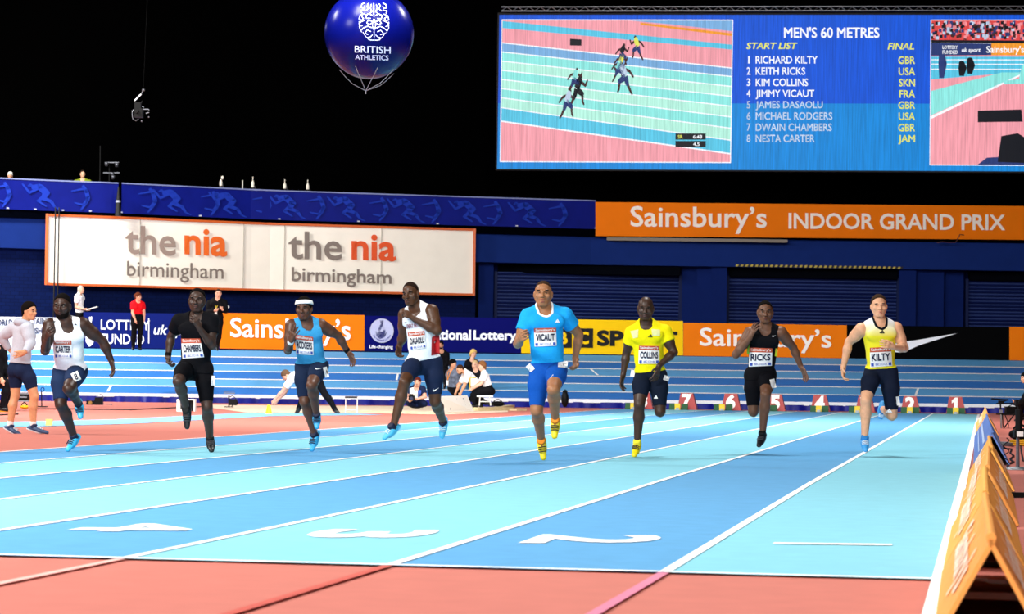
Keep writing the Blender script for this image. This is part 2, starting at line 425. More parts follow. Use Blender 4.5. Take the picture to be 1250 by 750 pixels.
    for s_ in (-1, 1):
        g.cone(hd, hp(s_*.058, -.045, .0), hp(s_*.025, -.092, .05), .018*hs, .018*hs, .02)
        g.ell(hd, hp(s_*.078, -.005, -.008), A, [v*hs for v in (.012, .031, .019)], .008)
        g.cone(hd, hp(s_*.042, .026, .074), hp(s_*.012, .022, .088), .010*hs, .010*hs, .012)
        g.ell(hd, hp(s_*.046, -.022, .064), A, [v*hs for v in (.020, .018, .018)], .02)
        if h < .011: g.ell(hd, hp(s_*.031, .008, .096), A, [v*hs for v in (.019, .013, .019)], .008, neg=True)
    g.cone(hd, hp(0, .012, .086), hp(0, -.028, .106), .008*hs, .013*hs, .01)
    for s_ in (-1, 1): g.ell(hd, hp(s_*.014, -.030, .096), A, [v*hs for v in (.010, .009, .011)], .006)
    mo = sp.get('mouth', 0)
    g.ell(hd, hp(0, -.056, .088), A, [v*hs for v in (.024, .008, .012)], .006); g.ell(hd, hp(0, -.070-mo*.008, .086), A, [v*hs for v in (.021, .008, .012)], .006)
    if h < .011: g.ell(hd, hp(0, -.063-mo*.004, .100), A, [v*hs for v in (.022, .0035+mo*.008, .012)], .003, neg=True)
    g.cone(hd, nk-up*.02, hp(0, -.03, -.022), .060*bk, .055*bk, .03)
    # --- one skin
    body = to.copy()
    body = smin(body, hd, .02)
    for c in 'ab':
        A_ = smin(smin(arm[c], fore[c], .02), hand[c], .012); L_ = smin(thigh[c], shank[c], .02)
        body = smin(body, A_, .022); body = smin(body, L_, .03)
    skin = mat('skin_'+sp['skin'], sp['skin'], sp.get('gloss', .43), .36, var=.10, scale=30)
    name = sp.get('name', 'person')
    V, Q = g.surf(body)
    ob = mesh(name, V, Q, skin, None, True, B); tag(ob, sp['label'], 'person', sp.get('group'))
    out = dict(ob=ob, J=J, g=g, D=D, fw=fw, up=up, rt=rt, hp=hp, A=A, hs=hs)
    def garment(nm, f, m, smooth=True, parent=ob):
        V, Q = g.surf(f)
        if len(Q) == 0: return None
        o = mesh(nm, V, Q, m, parent, smooth); out[nm] = (V, Q); return o
    cloth = lambda c, r=.75: mat('cloth_'+c, c, r, .06, var=.06, scale=60, bump=.15)
    # --- top
    top = sp.get('top')
    if top:
        kind, c = top[0], top[1]; t = to.copy()
        infl = {'singlet': .011, 'tee': .014, 'long': .02}[kind]
        for c_ in 'ab':                          # the hem hangs over the top of the thighs
            tv_ = nrm(J['k'+c_]-J['p'+c_]); t = smin(t, np.maximum(thigh[c_], g.plane(J['p'+c_]+tv_*.07*sc, tv_)), .03)
        cutn = g.new(); g.cone(cutn, nk+fw*.045-up*(.055 if kind == 'singlet' else sp.get('neckdrop', .02)), C, .068*sc, .08*sc, .001); 
        if kind != 'singlet':
            for c_ in 'ab':
                s_, e = J['s'+c_], J['e'+c_]; tt = sp.get('sleeve', .55) if kind == 'tee' else 1.0
                sl = arm[c_]
                if kind == 'long': sl = smin(sl, np.maximum(fore[c_], g.plane(J['w'+c_]-nrm(J['w'+c_]-e)*.01, J['w'+c_]-e)), .02)
                else: sl = np.maximum(sl, g.plane(s_*(1-tt)+e*tt, e-s_))
                t = smin(t, sl, .025)
            if kind == 'long' and not sp.get('nohood', True): pass
        t = t-infl
        if kind == 'singlet':
            cs = g.new()
            for c_ in 'ab':
                o_ = nrm(J['s'+c_]-nk); o_ = nrm(o_-up*(o_ @ up))
                g.ell(cs, J['s'+c_]+o_*.035*sc-up*.02*sc, (o_, up, np.cross(o_, up)), (.068*sc, .115*sc, .2), .001)
            t = np.maximum(t, -cs)
        t = np.maximum(t, -cutn); t = np.maximum(t, g.plane(pel+up*sp.get('hem', -.02)*sc, -up))
        if sp.get('below') is not None: pass
        if sp.get('trim'):
            garment('neck_trim', np.maximum(t-.004, cutn-.016), cloth(sp['trim']))
        garment({'singlet': 'singlet', 'tee': 'shirt', 'long': sp.get('topname', 'jacket')}[kind], t, c if not isinstance(c, str) else cloth(c))
    # --- shorts or trousers
    bt = sp.get('bottom')
    if bt:
        kind, c, cut = bt; f = np.maximum(to, g.plane(pel+up*sp.get('waist', .11)*sc, up))
        for c_ in 'ab':
            p_, k_, a_ = J['p'+c_], J['k'+c_], J['a'+c_]; ct = cut[c_] if isinstance(cut, dict) else cut
            if kind == 'shorts': L_ = np.maximum(thigh[c_], g.plane(p_*(1-ct)+k_*ct, k_-p_))
            else: L_ = smin(thigh[c_], np.maximum(shank[c_], g.plane(k_*(1-ct)+a_*ct, a_-k_)), .03)
            f = smin(f, L_, .025)
        garment(kind, f-(.006 if kind == 'shorts' else .016), cloth(c))
    # --- hair
    hr_ = sp.get('hair')
    if hr_:
        c, th, back, line = hr_[:4]; f = g.new()
        g.ell(f, hp(0, .034, -.014), A, [(v+th)*hs for v in (.076, .090, .096)], .02)
        if back: g.ell(f, hp(0, -.02-back*.4, -.05), A, [v*hs for v in (.075, .06+back*.6, .05)], .03)
        if len(hr_) > 4:
            for q in hr_[4]: g.ell(f, hp(*q[:3]), A, [q[3]*hs]*3, .02)
        f = np.maximum(f, -g.plane(hp(0, line, .078), nrm(hu*.72-hf*.69)))
        garment('hair', f, mat('hair_'+c, c, .9, .05, var=.25, scale=80))
    if sp.get('beard'):
        f = hd-.003*hs; f = np.maximum(f, g.plane(hp(0, -.050, .03), nrm(hu*.9+hf*.28))); f = np.maximum(f, -g.plane(hp(0, -.118, 0), hu)); f = np.maximum(f, -g.plane(hp(0, 0, .012), hf))
        garment('beard', f, mat('beard_'+sp['beard'], sp['beard'], .9, .08))
    # --- face
    if h < .0145 and not sp.get('noface'):
        eyem = mat('eye_white', '#a89f94', .4, .3, var=.02); pup = mat('eye_dark', '#120b08', .2, .6)
        br = mat('brow_dark', sp.get('brow', '#100a07'), .8, .2); lipm = mat('lip_'+sp.get('lip', '#4a2420'), sp.get('lip', '#4a2420'), .45, .4)
        for s_ in (-1, 1):
            mb = MB()
            def el(c, r, m_=0):
                mb.m = m_; V = []; Fc = []; n, k = 10, 6
                for i in range(k+1):
                    th_ = math.pi*i/k
                    for j in range(n):
                        ph = 2*math.pi*j/n
                        V.append(c+(hr*r[0]*math.sin(th_)*math.cos(ph)+hu*r[1]*math.cos(th_)+hf*r[2]*math.sin(th_)*math.sin(ph))*hs)
                for i in range(k):
                    for j in range(n): Fc.append((i*n+j, (i+1)*n+j, (i+1)*n+(j+1) % n, i*n+(j+1) % n))
                mb.add(V, Fc)
            sq_ = sp.get('eyes', 1.0)
            el(hp(s_*.031, .006, .079), (.0115, .0058*sq_, .0105)); el(hp(s_*.031, .006, .0850), (.0085, .0062*sq_, .0062), 1)
            mb.build('eye', [eyem, pup], ob, True)
            mb = MB(); el(hp(s_*.033, .027, .083), (.021, .0062, .0125)); mb.build('eyebrow', br, ob, True)
        mb = MB(); el(hp(0, -.057, .092), (.022, .0055, .0105)); el(hp(0, -.0705-mo*.008, .090), (.019, .0065, .0105)); mb.build('lips', lipm, ob, True)
    # --- shoes
    sh = sp.get('shoe')
    if sh:
        cu, cs_, cc = sh[:3]
        for c_ in 'ab':
            a_, t_, k_ = J['a'+c_], J['t'+c_], J['k'+c_]; fl = t_-a_; 
            dn = nrm(a_-k_); fd = nrm(fl-dn*(fl @ dn)*.55) if np.linalg.norm(fl) > .02 else pfw
            fd = nrm(fl); dn = nrm(dn-fd*(dn @ fd)+1e-4*up); sdv = np.cross(fd, dn)
            L_ = .20*sc
            heel = a_+dn*.035*sc-fd*.045*sc; toe = a_+fd*L_+dn*.035*sc
            if np.linalg.norm(t_-a_) > .12: toe = t_+dn*.004
            gg = Grid(np.minimum(np.minimum(heel, toe), a_)-.09, np.maximum(np.maximum(heel, toe), a_)+.09, max(.006, h*.7)); f = gg.new()
            mid = heel*.45+toe*.55
            gg.cone(f, heel, mid, .036*sc, .040*sc, .02, (sdv, .95)); gg.cone(f, mid-dn*.004, toe-fd*.02, .041*sc, .030*sc, .02, (dn, .75))
            gg.cone(f, a_*1.0, a_*.6+mid*.4, .042*sc, .042*sc, .03)
            solep = (heel+toe)/2+dn*.016*sc
            u_ = np.maximum(f, gg.plane(solep, dn)); u_ = np.maximum(u_, gg.plane(a_-dn*.022*sc, -dn))
            V, Q = gg.surf(u_); so = mesh('shoe', V, Q, mat('shoe_'+cu, cu, .42, .5, var=.05), ob, True)
            s2 = np.maximum(f-.003, -gg.plane(solep, dn)); s2 = np.maximum(s2, gg.plane(solep+dn*.018*sc, dn)); V, Q = gg.surf(s2)
            if len(Q): mesh('sole', V, Q, mat('sole_'+cs_, cs_, .5, .4), so, True)
            c2 = gg.new(); gg.cone(c2, a_-dn*.03, a_+dn*.01, .044*sc, .046*sc, .01); c2 = np.maximum(np.maximum(c2, gg.plane(a_-dn*.055*sc, -dn)), gg.plane(a_+dn*.012, dn))
            V, Q = gg.surf(c2)
            if len(Q): mesh('collar', V, Q, mat('collar_'+cc, cc, .6, .3), so, True)
            if len(sh) > 3:                          # three bars or laces across the instep
                mb = MB()
                for q in (.35, .47, .59):
                    p0 = a_*(1-q)+toe*q-dn*.030*sc; arc = [p0+sdv*.036*math.sin(w_)-dn*.020*math.cos(w_)+dn*.01 for w_ in np.linspace(-1.5, 1.5, 9)]
                    mb.tube(arc, .005, 6)
                mb.build('stripe' if sh[3] == 'stripe' else 'laces', mat('lace_'+sh[4], sh[4], .6), so, True)
    if sp.get('socks'):
        for c_ in 'ab':
            a_, k_ = J['a'+c_], J['k'+c_]; f = np.maximum(shank[c_]-.004, -g.plane(a_*.80+k_*.20, a_-k_)); garment('sock', f, cloth(sp['socks']))
    if sp.get('band'):                               # sweat band round the head
        f = g.new(); g.ell(f, hp(0, .034, -.012), A, [(v+.019)*hs for v in (.076, .090, .096)], .01)
        n_ = nrm(hu*.97-hf*.12); f = np.maximum(np.maximum(f, g.plane(hp(0, .088, 0), n_)), -g.plane(hp(0, .046, 0), n_)); garment('headband', f, cloth(sp['band']))
    for w_, c in sp.get('wrist', {}).items():
        a_, b_ = J['e'+w_], J['w'+w_]; m_ = a_*.12+b_*.88; f = g.new(); g.cone(f, m_, a_*.02+b_*.98, .036, .033, .005)
        garment('wristband', f, cloth(c))
    if sp.get('hood'):
        f = g.new(); n0 = nk-fw*.05
        for i in range(9):
            q = -2.0+4.0*i/8; q2 = -2.0+4.0*(i+1)/8
            if i < 8: g.cone(f, nk+rt*.10*math.sin(q)-fw*(.10*math.cos(q)-.02)+up*(.012+.03*math.cos(q)), nk+rt*.10*math.sin(q2)-fw*(.10*math.cos(q2)-.02)+up*(.012+.03*math.cos(q2)), .046, .046, .02)
        garment('hood', f, cloth(sp['hood']))
    if sp.get('lanyard'):
        mb = MB()
        for s_ in (-1, 1): mb.tube([nk+rt*s_*.06+up*.02+fw*.05, nk+rt*s_*.05+fw*.13-up*.08, nk+fw*.16-up*.26], .008, 6)
        ly = mb.build('lanyard', cloth(sp['lanyard']), ob); mb = MB(); mb.box(nk+fw*.17-up*.33, rt, up, fw, .04, .06, .003); mb.build('badge', mat('badge_white', '#e8e6e0', .5), ly)
    out['bvh'] = {k: BVHTree.FromPolygons([tuple(v) for v in out[k][0]], [tuple(int(i) for i in q) for q in out[k][1]]) for k in ('singlet', 'shirt', 'shorts') if k in out}
    return out

def decal(o, part, box, V2, Fc, m, name, parent, lift=.004, mi=None, ref=None):
    """lay a flat shape on a garment: cast its points from the lens on to the cloth"""
    c = [np.array(p, float) for p in box]; t = o['bvh'][part]; last = None; out = []; hits = []
    for u, v in V2:
        p = (c[3]*(1-u)+c[2]*u)*(1-v)+(c[0]*(1-u)+c[1]*u)*v; r = nrm(ray(p[0], p[1]))
        h, n, i, d = t.ray_cast(Vector(CP), Vector(r)); hits.append((r, d))
    ds = [d for r, d in hits if d is not None]; md = np.median(ds) if ds else o['D']
    for r, d in hits:
        if d is None or abs(d-md) > .16: d = md
        out.append(CP+r*(d-lift))
    return mesh(name, out, Fc, m, parent, mi=mi)
def gridpatch(nx, ny):
    V = [(i/nx, j/ny) for j in range(ny+1) for i in range(nx+1)]
    Fc = [(j*(nx+1)+i, j*(nx+1)+i+1, (j+1)*(nx+1)+i+1, (j+1)*(nx+1)+i) for j in range(ny) for i in range(nx)]
    return V, Fc
def rbox(cx, cy, w, h, deg=0):
    a = math.radians(deg); c, s = math.cos(a), math.sin(a)
    return [(cx+x*c-y*s, cy+x*s+y*c) for x, y in ((-w/2, -h/2), (w/2, -h/2), (w/2, h/2), (-w/2, h/2))]
def subbox(b, u0, v0, u1, v1):
    b = [np.array(p, float) for p in b]
    f = lambda u, v: tuple((b[3]*(1-u)+b[2]*u)*(1-v)+(b[0]*(1-u)+b[1]*u)*v)
    return [f(u0, v1), f(u1, v1), f(u1, v0), f(u0, v0)]
SWOOSH = [(0.02, .30), (0, .52), (.06, .78), (.13, 1), (.10, .72), (.12, .52), (.20, .44), (.34, .50), (1, .98), (.36, .18), (.22, .05), (.10, .08)]
def three_bars():
    V = []; Fc = []
    for x0, x1, h0, h1 in ((.0, .28, .25, .42), (.32, .60, .5, .72), (.64, .95, .80, 1.0)):
        k = len(V); V += [(x0+.1, 0), (x1+.05, 0), (x1-.12 if x0 < .6 else x1-.25, h1), (x0-.0, h0)]; Fc.append((k, k+1, k+2, k+3))
    return V, Fc
TREFOIL = ([(0, 0), (.28, 0), (.16, .38), (.02, .22), (.33, 0), (.66, 0), (.42, .78), (.22, .45), (.70, 0), (1, 0), (.58, 1.0), (.46, .84)],
           [(0, 1, 2, 3), (4, 5, 6, 7), (8, 9, 10, 11)])
def bib(o, part, box, name):
    white = mat('bib_white', '#f2f0ee', .7, .2, var=.03); red = mat('bib_red', '#c4573c', .7, .2); navy = mat('bib_navy', '#141c3c', .7, .2); blue = mat('bib_blue', '#3b57b0', .7, .2)
    ob = o['ob']; V, Fc = gridpatch(14, 12)
    b = decal(o, part, box, V, Fc, white, 'race_bib', ob, .010); tag(b, 'white name bib with red sponsor strip')
    V2, F2 = gridpatch(14, 3); decal(o, part, subbox(box, 0, .76, 1, 1), V2, F2, red, 'sponsor_strip', b, .014)
    V2, F2 = text2d("Sainsbury's", .015); decal(o, part, subbox(box, .06, .79, .94, .97), V2, F2, white, 'lettering', b, .019)
    V2, F2 = text2d(name, .032); decal(o, part, subbox(box, .07, .30, .93, .68), V2, F2, navy, 'lettering', b, .019)
    V2, F2 = text2d('BBC.CO.UK', .01); decal(o, part, subbox(box, .24, .06, .78, .18), V2, F2, blue, 'lettering', b, .019)
    for u in (.04, .84):
        V2, F2 = gridpatch(2, 2); decal(o, part, subbox(box, u, .04, u+.12, .19), V2, F2, blue, 'flag_mark', b, .017)
    return b
def swoosh(o, part, box, col='#f0f0f0'):
    return decal(o, part, box, SWOOSH, [tuple(range(len(SWOOSH)))], mat('logo_'+col, col, .5), 'logo', o['ob'], .008)
def bars(o, part, box, col='#f0f0f0'):
    return decal(o, part, box, TREFOIL[0], TREFOIL[1], mat('logo_'+col, col, .5), 'logo', o['ob'], .008)
def sticker(o, part, box, num=None):
    V, Fc = gridpatch(4, 4); s = decal(o, part, box, V, Fc, mat('bib_white', '#f2f0ee', .7, .2), 'hip_number', o['ob'], .009)
    if num:
        V2, F2 = text2d(num, .02); decal(o, part, subbox(box, .28, .15, .72, .85), V2, F2, mat('bib_navy', '#141c3c', .7, .2), 'lettering', s, .014)
    return s
# ------------------------------------------------------------------ the setting: floor, straight, banked bend
LW = 1.22; Z0 = np.array([0, 0, 1.0])
CYAN = mat('track_cyan', '#82c6d8', .7, .15, var=.05, scale=6)
BLUE = mat('track_blue', '#5b9dcc', .7, .15, var=.06, scale=6)
RED = mat('track_red', '#c57366', .7, .25, var=.05, scale=5)
LINE = mat('line_white', '#ffffff', .6, .3, var=.02)
def st(o): o['kind'] = 'structure'; return o
fl = MB(); fl.add([G(-60, -6), G(40, -6), G(40, 120), G(-60, 120)], [(0, 1, 2, 3)]); st(fl.build('floor', RED))
tr = MB()
for k in range(8):
    tr.m = k % 2; N = 12
    for i in range(N):
        y0, y1 = 61.2*i/N, 61.2*(i+1)/N
        def X(kk, y): return -LW*kk + (.045 if kk in (1, 2, 3) else 0)*max(0, 1-y/10)
        tr.add([(X(k+1, y0), y0, .006), (X(k, y0), y0, .006), (X(k, y1), y1, .006), (X(k+1, y1), y1, .006)], [(0, 1, 2, 3)])
st(tr.build('running_track', [CYAN, BLUE]))
ln = MB()
for k in range(9):
    w = .05 if k else .068; N = 24
    for i in range(N):
        y0, y1 = 61.2*i/N, 61.2*(i+1)/N
        ln.add([(X(k, y0)-w/2, y0, .010), (X(k, y0)+w/2, y0, .010), (X(k, y1)+w/2, y1, .010), (X(k, y1)-w/2, y1, .010)], [(0, 1, 2, 3)])
ln.add([(-.034, -6, .010), (.034, -6, .010), (.034, 0, .010), (-.034, 0, .010)], [(0, 1, 2, 3)])
ln.add([(-10.3, -.03, .012), (.2, -.03, .012), (.2, .03, .012), (-10.3, .03, .012)], [(0, 1, 2, 3)])
st(ln.build('lane_lines', LINE))
for k, c in ((3, '#eab8ae'), (2, '#c95a4e'), (1, '#dc7f9c')):
    o = MB().add([(X(k, 0)-.024, -5, .010), (X(k, 0)+.024, -5, .010), (X(k, 0)+.024, -.04, .010), (X(k, 0)-.024, -.04, .010)], [(0, 1, 2, 3)]) if 0 else MB()
    o.add([(X(k, 0)-.024, -5, .010), (X(k, 0)+.024, -5, .010), (X(k, 0)+.024, -.04, .010), (X(k, 0)-.024, -.04, .010)], [(0, 1, 2, 3)])
    st(o.build('run_out_line', mat('line_'+c, c, .6)))
def painted(body, quad, bold=.03):              # numerals painted on the lanes, quad = ground points (TL,TR,BR,BL of the glyph)
    V, Fc = text2d(body, bold); q = [np.array(p) for p in quad]
    return st(mesh('lane_numeral', [(q[3]*(1-u)+q[2]*u)*(1-v)+(q[0]*(1-u)+q[1]*u)*v for u, v in V], Fc, LINE))
def gz(x, y): p = ground(x, y); p[2] = .010; return p
for b, xl, xr, y0, y1 in (('2', 648, 804, 654.0, 666), ('3', 378, 527, 647.5, 659), ('4', 103, 245, 640.5, 651.5)):
    L = ground(xl, (y0+y1)/2); R_ = ground(xr, (y0+y1)/2+.006*(xr-xl)); hw = .38
    q = lambda P, dy: np.array([P[0], P[1]+dy, .010])
    painted(b, [q(R_, hw), q(R_, -hw), q(L, -hw), q(L, hw)])
L = ground(944, 665.5); R_ = ground(1089, 667.5); b = MB()
b.add([(L[0], L[1]-.06, .010), (R_[0], R_[1]-.06, .010), (R_[0], R_[1]+.06, .010), (L[0], L[1]+.06, .010)], [(0, 1, 2, 3)]); st(b.build('lane_numeral', LINE))
def patch(name, px, m, z=.006): return st(mesh(name, [ground(x, y)+Z0*z for x, y in px], [tuple(range(len(px)))], m))
patch('jump_runway', [(-40, 516.8), (140, 512.5), (300, 504.5), (430, 505.2), (470, 507.0), (330, 508.6), (160, 518.0), (-40, 523.8)], mat('runway_blue', '#7fb6dc', .65, .3, var=.06, scale=6))
patch('sand_pit', [(250, 494.4), (620, 497.2), (620, 503.4), (540, 506.6), (440, 504.4), (300, 504.0), (255, 498)], mat('sand', '#e3cdb4', .9, .1, var=.12, scale=8), .004)

# banked bend at the far end: six lanes rising away from a cloth-skirted lip
DB0, DB1, ZB0, ZB1 = 75.0, 80.7, .215, 1.54
def bank(s, t, lift=0): return G(s, DB0+(DB1-DB0)*t, ZB0+(ZB1-ZB0)*t+lift)
def bankz(d): return ZB0+(ZB1-ZB0)*(d-DB0)/(DB1-DB0)
BK = [mat('bend_deep', '#3274c4', .7, .1, var=.05, scale=4), mat('bend_pale', '#5da2d8', .7, .1, var=.05, scale=4)]
bk = MB(); edges = [0.02, .178, .345, .515, .68, .84, 1.0]
for i in range(6):
    bk.m = 0 if i in (0, 2, 4) else 1
    for j in range(12):
        s0, s1 = -26+4*j, -22+4*j
        bk.add([bank(s0, edges[i]), bank(s1, edges[i]), bank(s1, edges[i+1]), bank(s0, edges[i+1])], [(0, 1, 2, 3)])
bk.m = 0; bk.add([bank(-26, 1), bank(22, 1), G(22, DB1, 0), G(-26, DB1, 0)], [(0, 1, 2, 3)])
st(bk.build('banked_track', BK))
bl = MB()
for e in edges[1:-1]: bl.add([bank(-26, e-.009, .008), bank(22, e-.009, .008), bank(22, e+.009, .008), bank(-26, e+.009, .008)], [(0, 1, 2, 3)])
for x, e0, e1, dx in ((731, 3.1, 3.95, .40), (905, 1.15, 2.0, 0), (909, 0.15, .95, .12), (1107, 1.05, 1.9, -.38), (487, 2.1, 2.9, 0), (1073, 1.1, 1.9, -.2), (150, 0.2, .9, 0)):
    s0 = (x-625)/F*78; a = edges[0]+(1/6)*e0; b = edges[0]+(1/6)*e1
    bl.add([bank(s0-.03, a, .008), bank(s0+.03, a, .008), bank(s0+.03+dx*-.5, b, .008), bank(s0-.03-dx*.5, b, .008)], [(0, 1, 2, 3)])
st(bl.build('bend_lines', LINE))
rail = MB(); rail.bx(G(-2, DB0-.03, ZB0-.015), 24, .06, .052); st(rail.build('bend_edge_rail', mat('rail_white', '#dfe6ee', .5, .4)))
# gathered skirt cloth below the lip
sk = MB(); n = 900; V = []; Fc = []
for i in range(n+1):
    s = -25+45*i/n; f = .035*math.sin(s*7.3)+.02*math.sin(s*17.1+1)+.03*math.sin(s*2.3)
    for j, z in enumerate((.165, .09, .003)): V.append(G(s, DB0-.10-f*(.5+.5*j)-.02*j, z))
for i in range(n):
    for j in range(2): Fc.append((i*3+j, i*3+j+1, i*3+j+4, i*3+j+3))
sk.add(V, Fc); st(sk.build('skirt_cloth', mat('skirt_blue', '#0b1276', .5, .2, var=.15, scale=3), smooth=True))

# ------------------------------------------------------------------ the back of the hall: curved wall, lintel band, shutters
WX = [-260, -60, 0, 55, 140, 320, 580, 725, 1430]; WD = [79.6, 81.4, 82.2, 82.8, 83.6, 86.0, 88.0, 89.0, 89.6]
def Dw(x): return float(np.interp(x, WX, WD))
def wallpt(x, D, z):                            # point of the wall seen at column x, at height z
    r = ray(x, 380); p = CP+r*D; p[2] = z
    return p
NAVY = mat('wall_navy', '#0e1c58', .8, .04, var=.10, scale=3, bump=.1); NAVL = mat('lintel_blue', '#152b6c', .8, .04, var=.06, scale=3)
BLACK = mat('hall_unlit_black', '#020202', .9, 0.0)  # near-black: the darkness of the unlit upper hall is put into the colour
def brick_mat():
    m = mat('wall_brick', '#1a2e78', .8, .04); nt = m.node_tree; b = nt.nodes['Principled BSDF']
    tc = nt.nodes.new('ShaderNodeTexCoord'); br = nt.nodes.new('ShaderNodeTexBrick'); br.inputs['Scale'].default_value = 2.2
    mp = nt.nodes.new('ShaderNodeMapping'); mp.inputs['Rotation'].default_value = (math.radians(90), 0, 0)
    br.inputs['Color1'].default_value = hx('#0c1a4a'); br.inputs['Color2'].default_value = hx('#0a1642'); br.inputs['Mortar'].default_value = hx('#081234'); br.inputs['Mortar Size'].default_value = .015
    nt.links.new(tc.outputs['Object'], mp.inputs[0]); nt.links.new(mp.outputs[0], br.inputs[0]); nt.links.new(br.outputs[0], b.inputs['Base Color']); return m
def strip(mb, xs, z0, z1, off=0.0):
    for a, b in zip(xs[:-1], xs[1:]): mb.add([wallpt(a, Dw(a)-off, z0), wallpt(b, Dw(b)-off, z0), wallpt(b, Dw(b)-off, z1), wallpt(a, Dw(a)-off, z1)], [(0, 1, 2, 3)])
def slab(mb, xs, z0, z1, off, th):               # strip with thickness: front, top, bottom, ends
    strip(mb, xs, z0, z1, off)
    for a, b in zip(xs[:-1], xs[1:]):
        for z in (z0, z1): mb.add([wallpt(a, Dw(a)-off, z), wallpt(b, Dw(b)-off, z), wallpt(b, Dw(b)-off+th, z), wallpt(a, Dw(a)-off+th, z)], [(0, 1, 2, 3)])
    for a in (xs[0], xs[-1]): mb.add([wallpt(a, Dw(a)-off, z0), wallpt(a, Dw(a)-off+th, z0), wallpt(a, Dw(a)-off+th, z1), wallpt(a, Dw(a)-off, z1)], [(0, 1, 2, 3)])
XL = list(range(-240, 600, 20)); XR = list(range(600, 1421, 20))
w = MB(); strip(w, XL, 0, 5.8); st(w.build('wall_back', brick_mat()))
w = MB(); strip(w, XR, 0, 5.8, -.9); st(w.build('wall_back_recess', NAVY))
w = MB(); slab(w, XL+XR, 4.62, 5.76, .35, 1.3); st(w.build('trim_1', NAVL))
w = MB(); strip(w, XL+XR, 5.8, 22, -6); w.add([G(-40, 96, 22), G(30, 96, 22), G(30, 60, 26), G(-40, 60, 26)], [(0, 1, 2, 3)]); st(w.build('wall_back_upper', BLACK))
SHM = mat('shutter_blue', '#101c50', .25, .6, var=.06, scale=3); COLM = mat('pier_blue', '#10225e', .8, .04, var=.06, scale=3)
SHL = mat('shutter_lip_glint', '#2c3c70', .35, .4, var=.1, scale=3)  # slat lips coloured paler to stand for the glints of light along them
def roller(x0, x1, z0, z1, label):
    r = empty('roller_shutter', wallpt((x0+x1)/2, Dw(x0)+.5, 0)); tag(r, label, 'shutter', 'roller shutters in the back wall')
    mb = MB(); n = int((z1-z0)/.115); V = []; Fc = []
    for i in range(n*3+1):
        z = z0+(z1-z0)*i/(n*3); o = (0, .055, .02)[i % 3]
        V += [wallpt(x0, Dw(x0)+.55-o, z), wallpt(x1, Dw(x1)+.55-o, z)]
        if i: Fc.append((2*i-2, 2*i-1, 2*i+1, 2*i))
    mb.add(V, Fc); mb.M = [1 if (k % 3) == 2 else 0 for k in range(len(Fc))]; mb.build('slat_curtain', [SHM, SHL], r)
    for x in (x0, x1):
        mb = MB(); p = wallpt(x, Dw(x)+.5, (z0+z1)/2); mb.bx(p, .05, .08, (z1-z0)/2); mb.build('guide_rail', mat('rail_navy', '#121e48', .6, .1), r)
    mb = MB(); mb.box((wallpt(x0, Dw(x0)+.4, z1)+wallpt(x1, Dw(x1)+.4, z1))/2+Z0*.1, RH, FH, Z0, (x1-x0)/2/F*88, .18, .14); mb.build('drum_box', mat('drum_dark', '#04060e', .8, .02), r)
roller(605, 830, 1.6, 4.35, 'wide dark blue roller shutter behind the yellow banner, leftmost of the shutters')
roller(888, 1096, 1.6, 4.35, 'dark blue roller shutter under the yellow and black hazard strip')
roller(1180, 1400, 1.6, 4.35, 'dark blue roller shutter above the black banner at the right edge')
for i, (x0, x1, off) in enumerate(((832, 850, -.35), (850, 868, -.1), (868, 887, .15), (1097, 1118, .15), (1118, 1152, -.1), (1152, 1176, -.4), (584, 602, -.2))):
    w = MB(); slab(w, [x0, x1], 0, 4.62, off, .7); st(w.build('trim_%d' % (i+2), COLM))
hz = MB(); hm = [mat('hazard_yellow', '#b9a640', .6), mat('hazard_black', '#0c0c0e', .6)]
for i in range(68):
    x = 897+i*3.0; hz.m = i % 2
    hz.add([wallpt(x+1.2, Dw(x)-.37, 4.70), wallpt(x+4.2, Dw(x)-.37, 4.70), wallpt(x+3.0, Dw(x)-.37, 4.63), wallpt(x, Dw(x)-.37, 4.63)], [(0, 1, 2, 3)])
tag(hz.build('hazard_strip', hm), 'yellow and black striped strip along the lintel above a shutter', 'hazard strip')

# balcony front: the ribbon of blue banners with pale printed athletes
RB = mat('ribbon_blue', '#0a1674', .5, .08, var=.12, scale=2); RBP = mat('ribbon_print', '#1c36a4', .6, .06)
ATH1 = [limb2d(p, r) for p, r in (([(.42, .92), (.55, .72), (.62, .48)], [.05, .075, .08]), ([(.62, .48), (.55, .28), (.38, .05)], [.075, .05, .03]), ([(.45, .80), (.20, .74), (.02, .70)], [.04, .03, .02]), ([(.62, .45), (.45, .22), (.15, .28)], [.06, .04, .025]))]
ATH2 = [limb2d(p, r) for p, r in (([(.20, .80), (.22, .86)], [.06, .05]), ([(.24, .78), (.45, .82), (.62, .60)], [.07, .10, .10]), ([(.62, .60), (.55, .40), (.75, .30)], [.09, .07, .05]), ([(.75, .30), (.85, .10), (.97, .02)], [.05, .03, .02]), ([(.40, .75), (.20, .58), (.02, .88)], [.05, .035, .025]), ([(.58, .50), (.42, .30), (.62, .12)], [.06, .04, .025]))]
